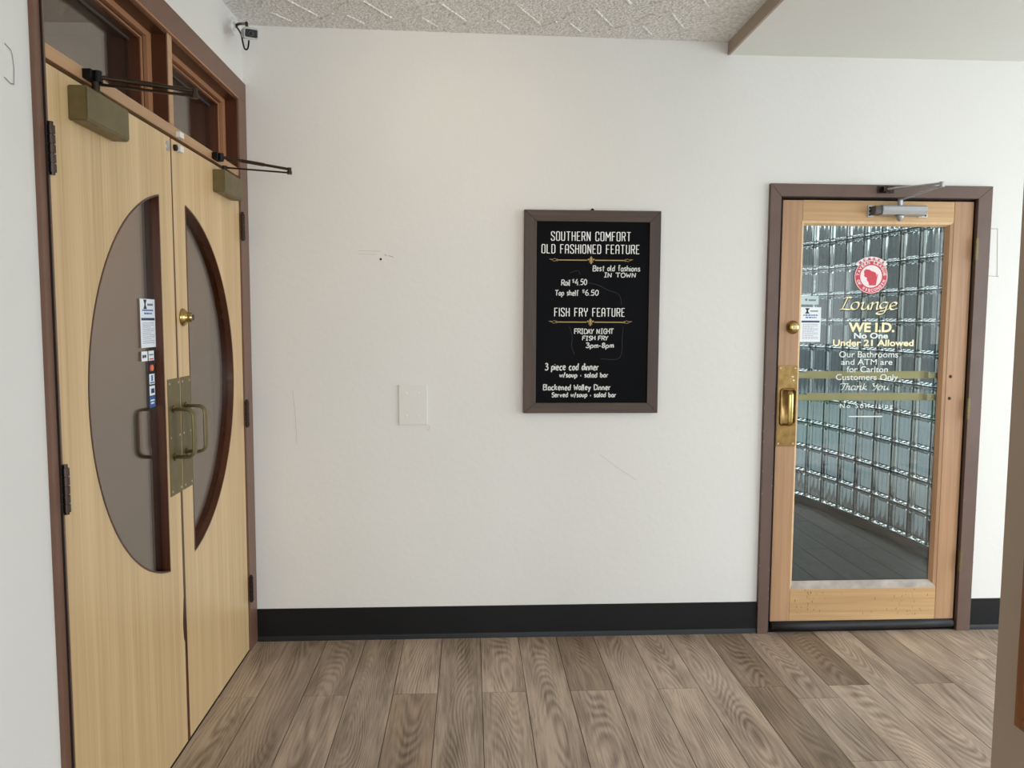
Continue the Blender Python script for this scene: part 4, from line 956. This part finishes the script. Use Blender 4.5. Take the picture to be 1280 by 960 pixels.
BG = {'S': "2,4.7 2,5.5 1.5,6 .5,6 0,5.5 0,4.1 .5,3.4 1.5,2.6 2,1.9 2,.5 1.5,0 .5,0 0,.5 0,1.3", 'O': ".5,0 0,.5 0,5.5 .5,6 1.5,6 2,5.5 2,.5 1.5,0 .5,0", 'U': "0,6 0,.5 .5,0 1.5,0 2,.5 2,6",
'T': "0,6 2.2,6|1.1,6 1.1,0", 'H': "0,0 0,6|2,0 2,6|0,3.1 2,3.1", 'E': "1.8,6 0,6 0,0 1.8,0|0,3.1 1.4,3.1", 'R': "0,0 0,6 1.5,6 2,5.5 2,3.5 1.5,3 0,3|1.2,3 2,0", 'N': "0,0 0,6 2,0 2,6", 'C': "2,4.4 2,5.5 1.5,6 .5,6 0,5.5 0,.5 .5,0 1.5,0 2,.5 2,1.6",
'M': "0,0 0,6 1.4,2.4 2.8,6 2.8,0", 'F': "0,0 0,6 1.8,6|0,3.1 1.4,3.1", 'L': "0,6 0,0 1.8,0", 'D': "0,0 0,6 1.4,6 2,5.3 2,.7 1.4,0 0,0", 'A': "0,0 0,5.2 .6,6 1.4,6 2,5.2 2,0|0,2.6 2,2.6", 'I': "0,0 0,6", 'Y': "0,6 0,4 1,3 2,4 2,6|1,3 1,0"}
def head(s, u0, u1, v0, v1):
    """heavy condensed capitals with cut corners"""
    wi, wdx, x, segs = 0, {'I': 0, 'M': 2.8, 'T': 2.2, 'L': 1.8, 'E': 1.8, 'F': 1.8}, 0, []
    for ch in s:
        if ch == ' ': wi += 1
        for st in filter(None, BG.get(ch, '').split('|')):
            p = [tuple(map(float, q.split(','))) for q in st.split()]
            segs += [((x+a[0], a[1]), (x+b[0], b[1]), wi) for a, b in zip(p, p[1:])]
        x += (2.4 if ch == ' ' else wdx.get(ch, 2)+1.35)
    X = x-1.35; sx_ = (bx(u1)-bx(u0))/X; sz_ = (bz(v0)-bz(v1))/6; bms = [bmesh.new() for _ in range(wi+1)]; x0s = {}; T_ = .0021
    for k, (a, b, q_) in enumerate(segs):
        bm = bms[q_]; x0s.setdefault(q_, bx(u0)+a[0]*sx_)
        A, B = Vector((bx(u0)+a[0]*sx_, bz(v1)+a[1]*sz_)), Vector((bx(u0)+b[0]*sx_, bz(v1)+b[1]*sz_))
        d = (B-A).normalized(); n = Vector((-d.y, d.x)); t = T_*(.72 if abs(d.x) > .9 else 1); e = d*T_*.45; h = .0005+.00001*(k % 7)
        bm.faces.new([bm.verts.new(FW(*q, h)) for q in (A-e+n*t, A-e-n*t, B+e-n*t, B+e+n*t)])
    for q_, bm in enumerate(bms): link('printed_word', bm, M['print'], bd_, loc=FW(x0s[q_], bz(v1), 0))
head('SOUTHERN COMFORT', 688.6, 787.2, 290.2, 300.9)
head('OLD FASHIONED FEATURE', 677, 798.4, 306, 316.6)
head('FISH FRY FEATURE', 693.5, 781.2, 384.8, 394.8)
def divider(v):
    cx, cz2 = bx(738.4), bz(v); l, r_ = bx(686), bx(790.8); P = []
    P.append(rect(bx(696), cx-.018, cz2-.0022, cz2+.0022)); P.append(rect(cx+.018, bx(781), cz2-.0022, cz2+.0022))
    u_ = .0062
    for q in ([(0, 3), (1, 1.4), (.7, -.2), (.3, -.6), (-.3, -.6), (-.7, -.2), (-1, 1.4)], [(-.9, -.4), (-1.4, 1.0), (-2.3, 1.2), (-2.6, .3), (-2.1, -.3), (-1.8, .3), (-1.4, -.2), (-1.0, -.9)], [(.9, -.4), (1.4, 1.0), (2.3, 1.2), (2.6, .3), (2.1, -.3), (1.8, .3), (1.4, -.2), (1.0, -.9)],
              [(-1.2, -.7), (1.2, -.7), (1.2, -1.2), (-1.2, -1.2)], [(0, -3), (.7, -2), (.4, -1.2), (-.4, -1.2), (-.7, -2)], [(-.6, -1.2), (-1.7, -2.0), (-1.2, -1.2)], [(.6, -1.2), (1.7, -2.0), (1.2, -1.2)]):
        P.append([(cx+a*u_, cz2+b*u_) for a, b in q])
    decal('gold_divider', FW, P, M['gold'], bd_, .0006)
    bm = bmesh.new()
    for sg, e in ((1, bx(696)), (-1, bx(781))):
        for q in ([(0, 0), (-.014, -.006), (-.022, 0), (-.036, .004)], [(0, 0), (-.010, .007), (-.018, .003), (-.036, .004)], [(-.002, -.006), (.004, 0), (-.002, .006)]):
            ribbon(bm, FW, [(e+sg*a, cz2+b) for a, b in q], .0009, .0006)
        link('divider_scroll', bm, M['gold'], bd_, loc=FW(e, cz2, 0)); bm = bmesh.new()
    bm.free()
divider(325); divider(402.2)
def hand(s, u0, u1, vb, vt, wd=.0020, seed=1): pen_text('handwritten_line', s, FW, bx(u0), bx(u1), bz(vb), bz(vt), M['ink'], bd_, wd, seed=seed)
hand('Best old fashions', 740.8, 799.7, 338.2, 331.6, seed=1)
hand('IN TOWN', 755, 794.4, 346.0, 340.6, seed=2)
hand('Rail', 701.7, 712.0, 356.4, 349.4, seed=3); hand('$4.50', 715.5, 733, 355.8, 348.8, seed=4)
hand('Top shelf', 694, 723, 369.0, 362.6, seed=5); hand('$6.50', 728, 747.8, 368.6, 362, seed=6)
hand('FRIDAY NIGHT', 718.6, 767.8, 416.8, 410.6, .0021, 7)
hand('FISH FRY', 728.7, 761, 424.8, 419.6, .0021, 8)
hand('3pm-8pm', 733, 767.8, 434.2, 428.4, .0022, 9)
hand('3 piece cod dinner', 682, 749.4, 462.6, 454.6, .0025, 10)
hand('w/soup + salad bar', 700.6, 761.6, 471.6, 466.0, .0024, 11)
hand('Blackened Walley Dinner', 680, 764.7, 487.8, 481.0, .0023, 12)
hand('Served w/soup + salad bar', 690.8, 772, 496.8, 491.2, .0021, 13)
bm = bmesh.new()
M['smear'] = mat('wiped chalk trace', (17, 20, 25), .6)
for q in ([(735, 353), (748, 356), (760, 362), (772, 366), (776, 372), (777, 380)], [(712, 408), (716, 420), (715, 432), (719, 443)], [(752, 448), (776, 447), (779, 420), (780, 408)], [(712, 341), (722, 338), (725, 343)]):
    ribbon(bm, FW, [(v.x, v.y) for v in smooth_line([(bx(a), bz(b), 0) for a, b in q], 4)], .0012, .0003)
tag(link('wiped_trace', bm, M['smear'], bd_, loc=FW(bx(712), bz(400), 0)), kind='stuff')

wp = thing('wall_plate', (-.261, D, 1.003), 'square white blank cover plate with four screws, low on the white wall', 'wall plate')
box('cover', -.325, -.196, D-.007, D-.0002, 1.003, 1.185, M['plate'], wp, .002)
for sx_ in (-.290, -.236):
    for z in (1.043, 1.146):
        bm = bmesh.new(); alathe(bm, (sx_, D-.007, z), (0, -1, 0), [(0, .0055), (.0015, .005), (.002, .001)], 12); link('screw', bm, M['white'], wp, loc=(sx_, D-.007, z))

# ================================================================ SECURITY CAMERA IN THE CORNER
sc = thing('security_camera', (-W, 3.44, 2.70), 'small grey bullet security camera under the ceiling in the left corner', 'security camera')
bm = bmesh.new(); alathe(bm, (-W, 3.438, 2.694), (1, 0, 0), [(0, .036), (.004, .036), (.010, .030), (.012, .012)], 24); link('mounting_disc', bm, M['white'], sc, smooth=True, loc=(-W, 3.438, 2.694))
bm = bmesh.new(); atube(bm, smooth_line([(-W+.01, 3.438, 2.694), (-.965, 3.425, 2.700), (-.935, 3.39, 2.690), (-.908, 3.34, 2.672)], 5), .006, .006)
atube(bm, [(-.908, 3.34, 2.678), (-.904, 3.336, 2.652)], .006); link('bracket', bm, M['steel'], sc, smooth=True, loc=(-.99, 3.43, 2.694))
ax = Vector((.44, -1, -.32)).normalized(); c0 = Vector((-.918, 3.385, 2.648))
bm = bmesh.new(); u_ = ax.cross(Vector((0, 0, 1))).normalized(); v_ = u_.cross(ax)
def ringc(c, sx_, sz_, r): return [bm.verts.new(c+u_*p[0]+v_*p[1]) for p in rrect(0, 0, sx_, sz_, r, 5)]
Ls = [ringc(c0, .022, .017, .012), ringc(c0+ax*.008, .025, .020, .012), ringc(c0+ax*.110, .027, .022, .010), ringc(c0+ax*.110, .024, .015, .005), ringc(c0+ax*.103, .023, .014, .005)]
for A, B in zip(Ls, Ls[1:]):
    for i in range(len(A)): bm.faces.new((A[i], A[(i+1) % len(A)], B[(i+1) % len(A)], B[i]))
bm.faces.new(Ls[0]); link('body', bm, M['grey'], sc, loc=c0)
bm = bmesh.new(); Ls = [ringc(c0+ax*.1035, .023, .014, .005)]; bm.faces.new(Ls[0]); ff = link('face_plate', bm, M['black'], sc, loc=c0)
bm = bmesh.new(); alathe(bm, c0+ax*.103, ax, [(0, .010), (.003, .010), (.004, .008), (.002, .005)], 20); link('lens', bm, M['alud'], sc, smooth=False, loc=c0)
bm = bmesh.new(); alathe(bm, c0+ax*.1062, ax, [(0, .006), (.0015, .005), (.0025, .001)], 16); link('lens_glass', bm, M['lensm'], sc, smooth=True, loc=c0)
bm = bmesh.new(); atube(bm, smooth_line([(-.972, 3.425, 2.69), (-.945, 3.39, 2.65), (-.928, 3.36, 2.60), (-.915, 3.335, 2.572), (-.902, 3.325, 2.568), (-.897, 3.325, 2.585), (-.898, 3.335, 2.604)], 6), .0035, .0035); link('cable', bm, M['black'], sc, smooth=True, loc=(-.93, 3.4, 2.6))

# ================================================================ FRAMED CASE ON THE TAUPE WALL (right edge)
cs = thing('display_case', (1.2, 1.37, .61), 'orange brown wooden case on the taupe wall at the right edge', 'display case')
bm = bmesh.new()
cy0, cy1, c0z, c1z = 1.17, 1.569, .613, 1.75
for (a, b, c_, d_) in ((cy0, cy0+.03, c0z, c1z), (cy1-.022, cy1, c0z, c1z), (cy0+.0302, cy1-.0222, c0z, c0z+.022), (cy0+.0302, cy1-.0222, c1z-.03, c1z)):
    box('frame_rail', 1.172, 1.1995, a, b, c_, d_, M['casewood'], cs, .002)
box('back_panel', 1.190, 1.1996, cy0+.02, cy1-.02, c0z+.02, c1z-.02, M['stain_z'], cs)
box('pane', 1.182, 1.184, cy0+.02, cy1-.02, c0z+.018, c1z-.02, M['panel'], cs)
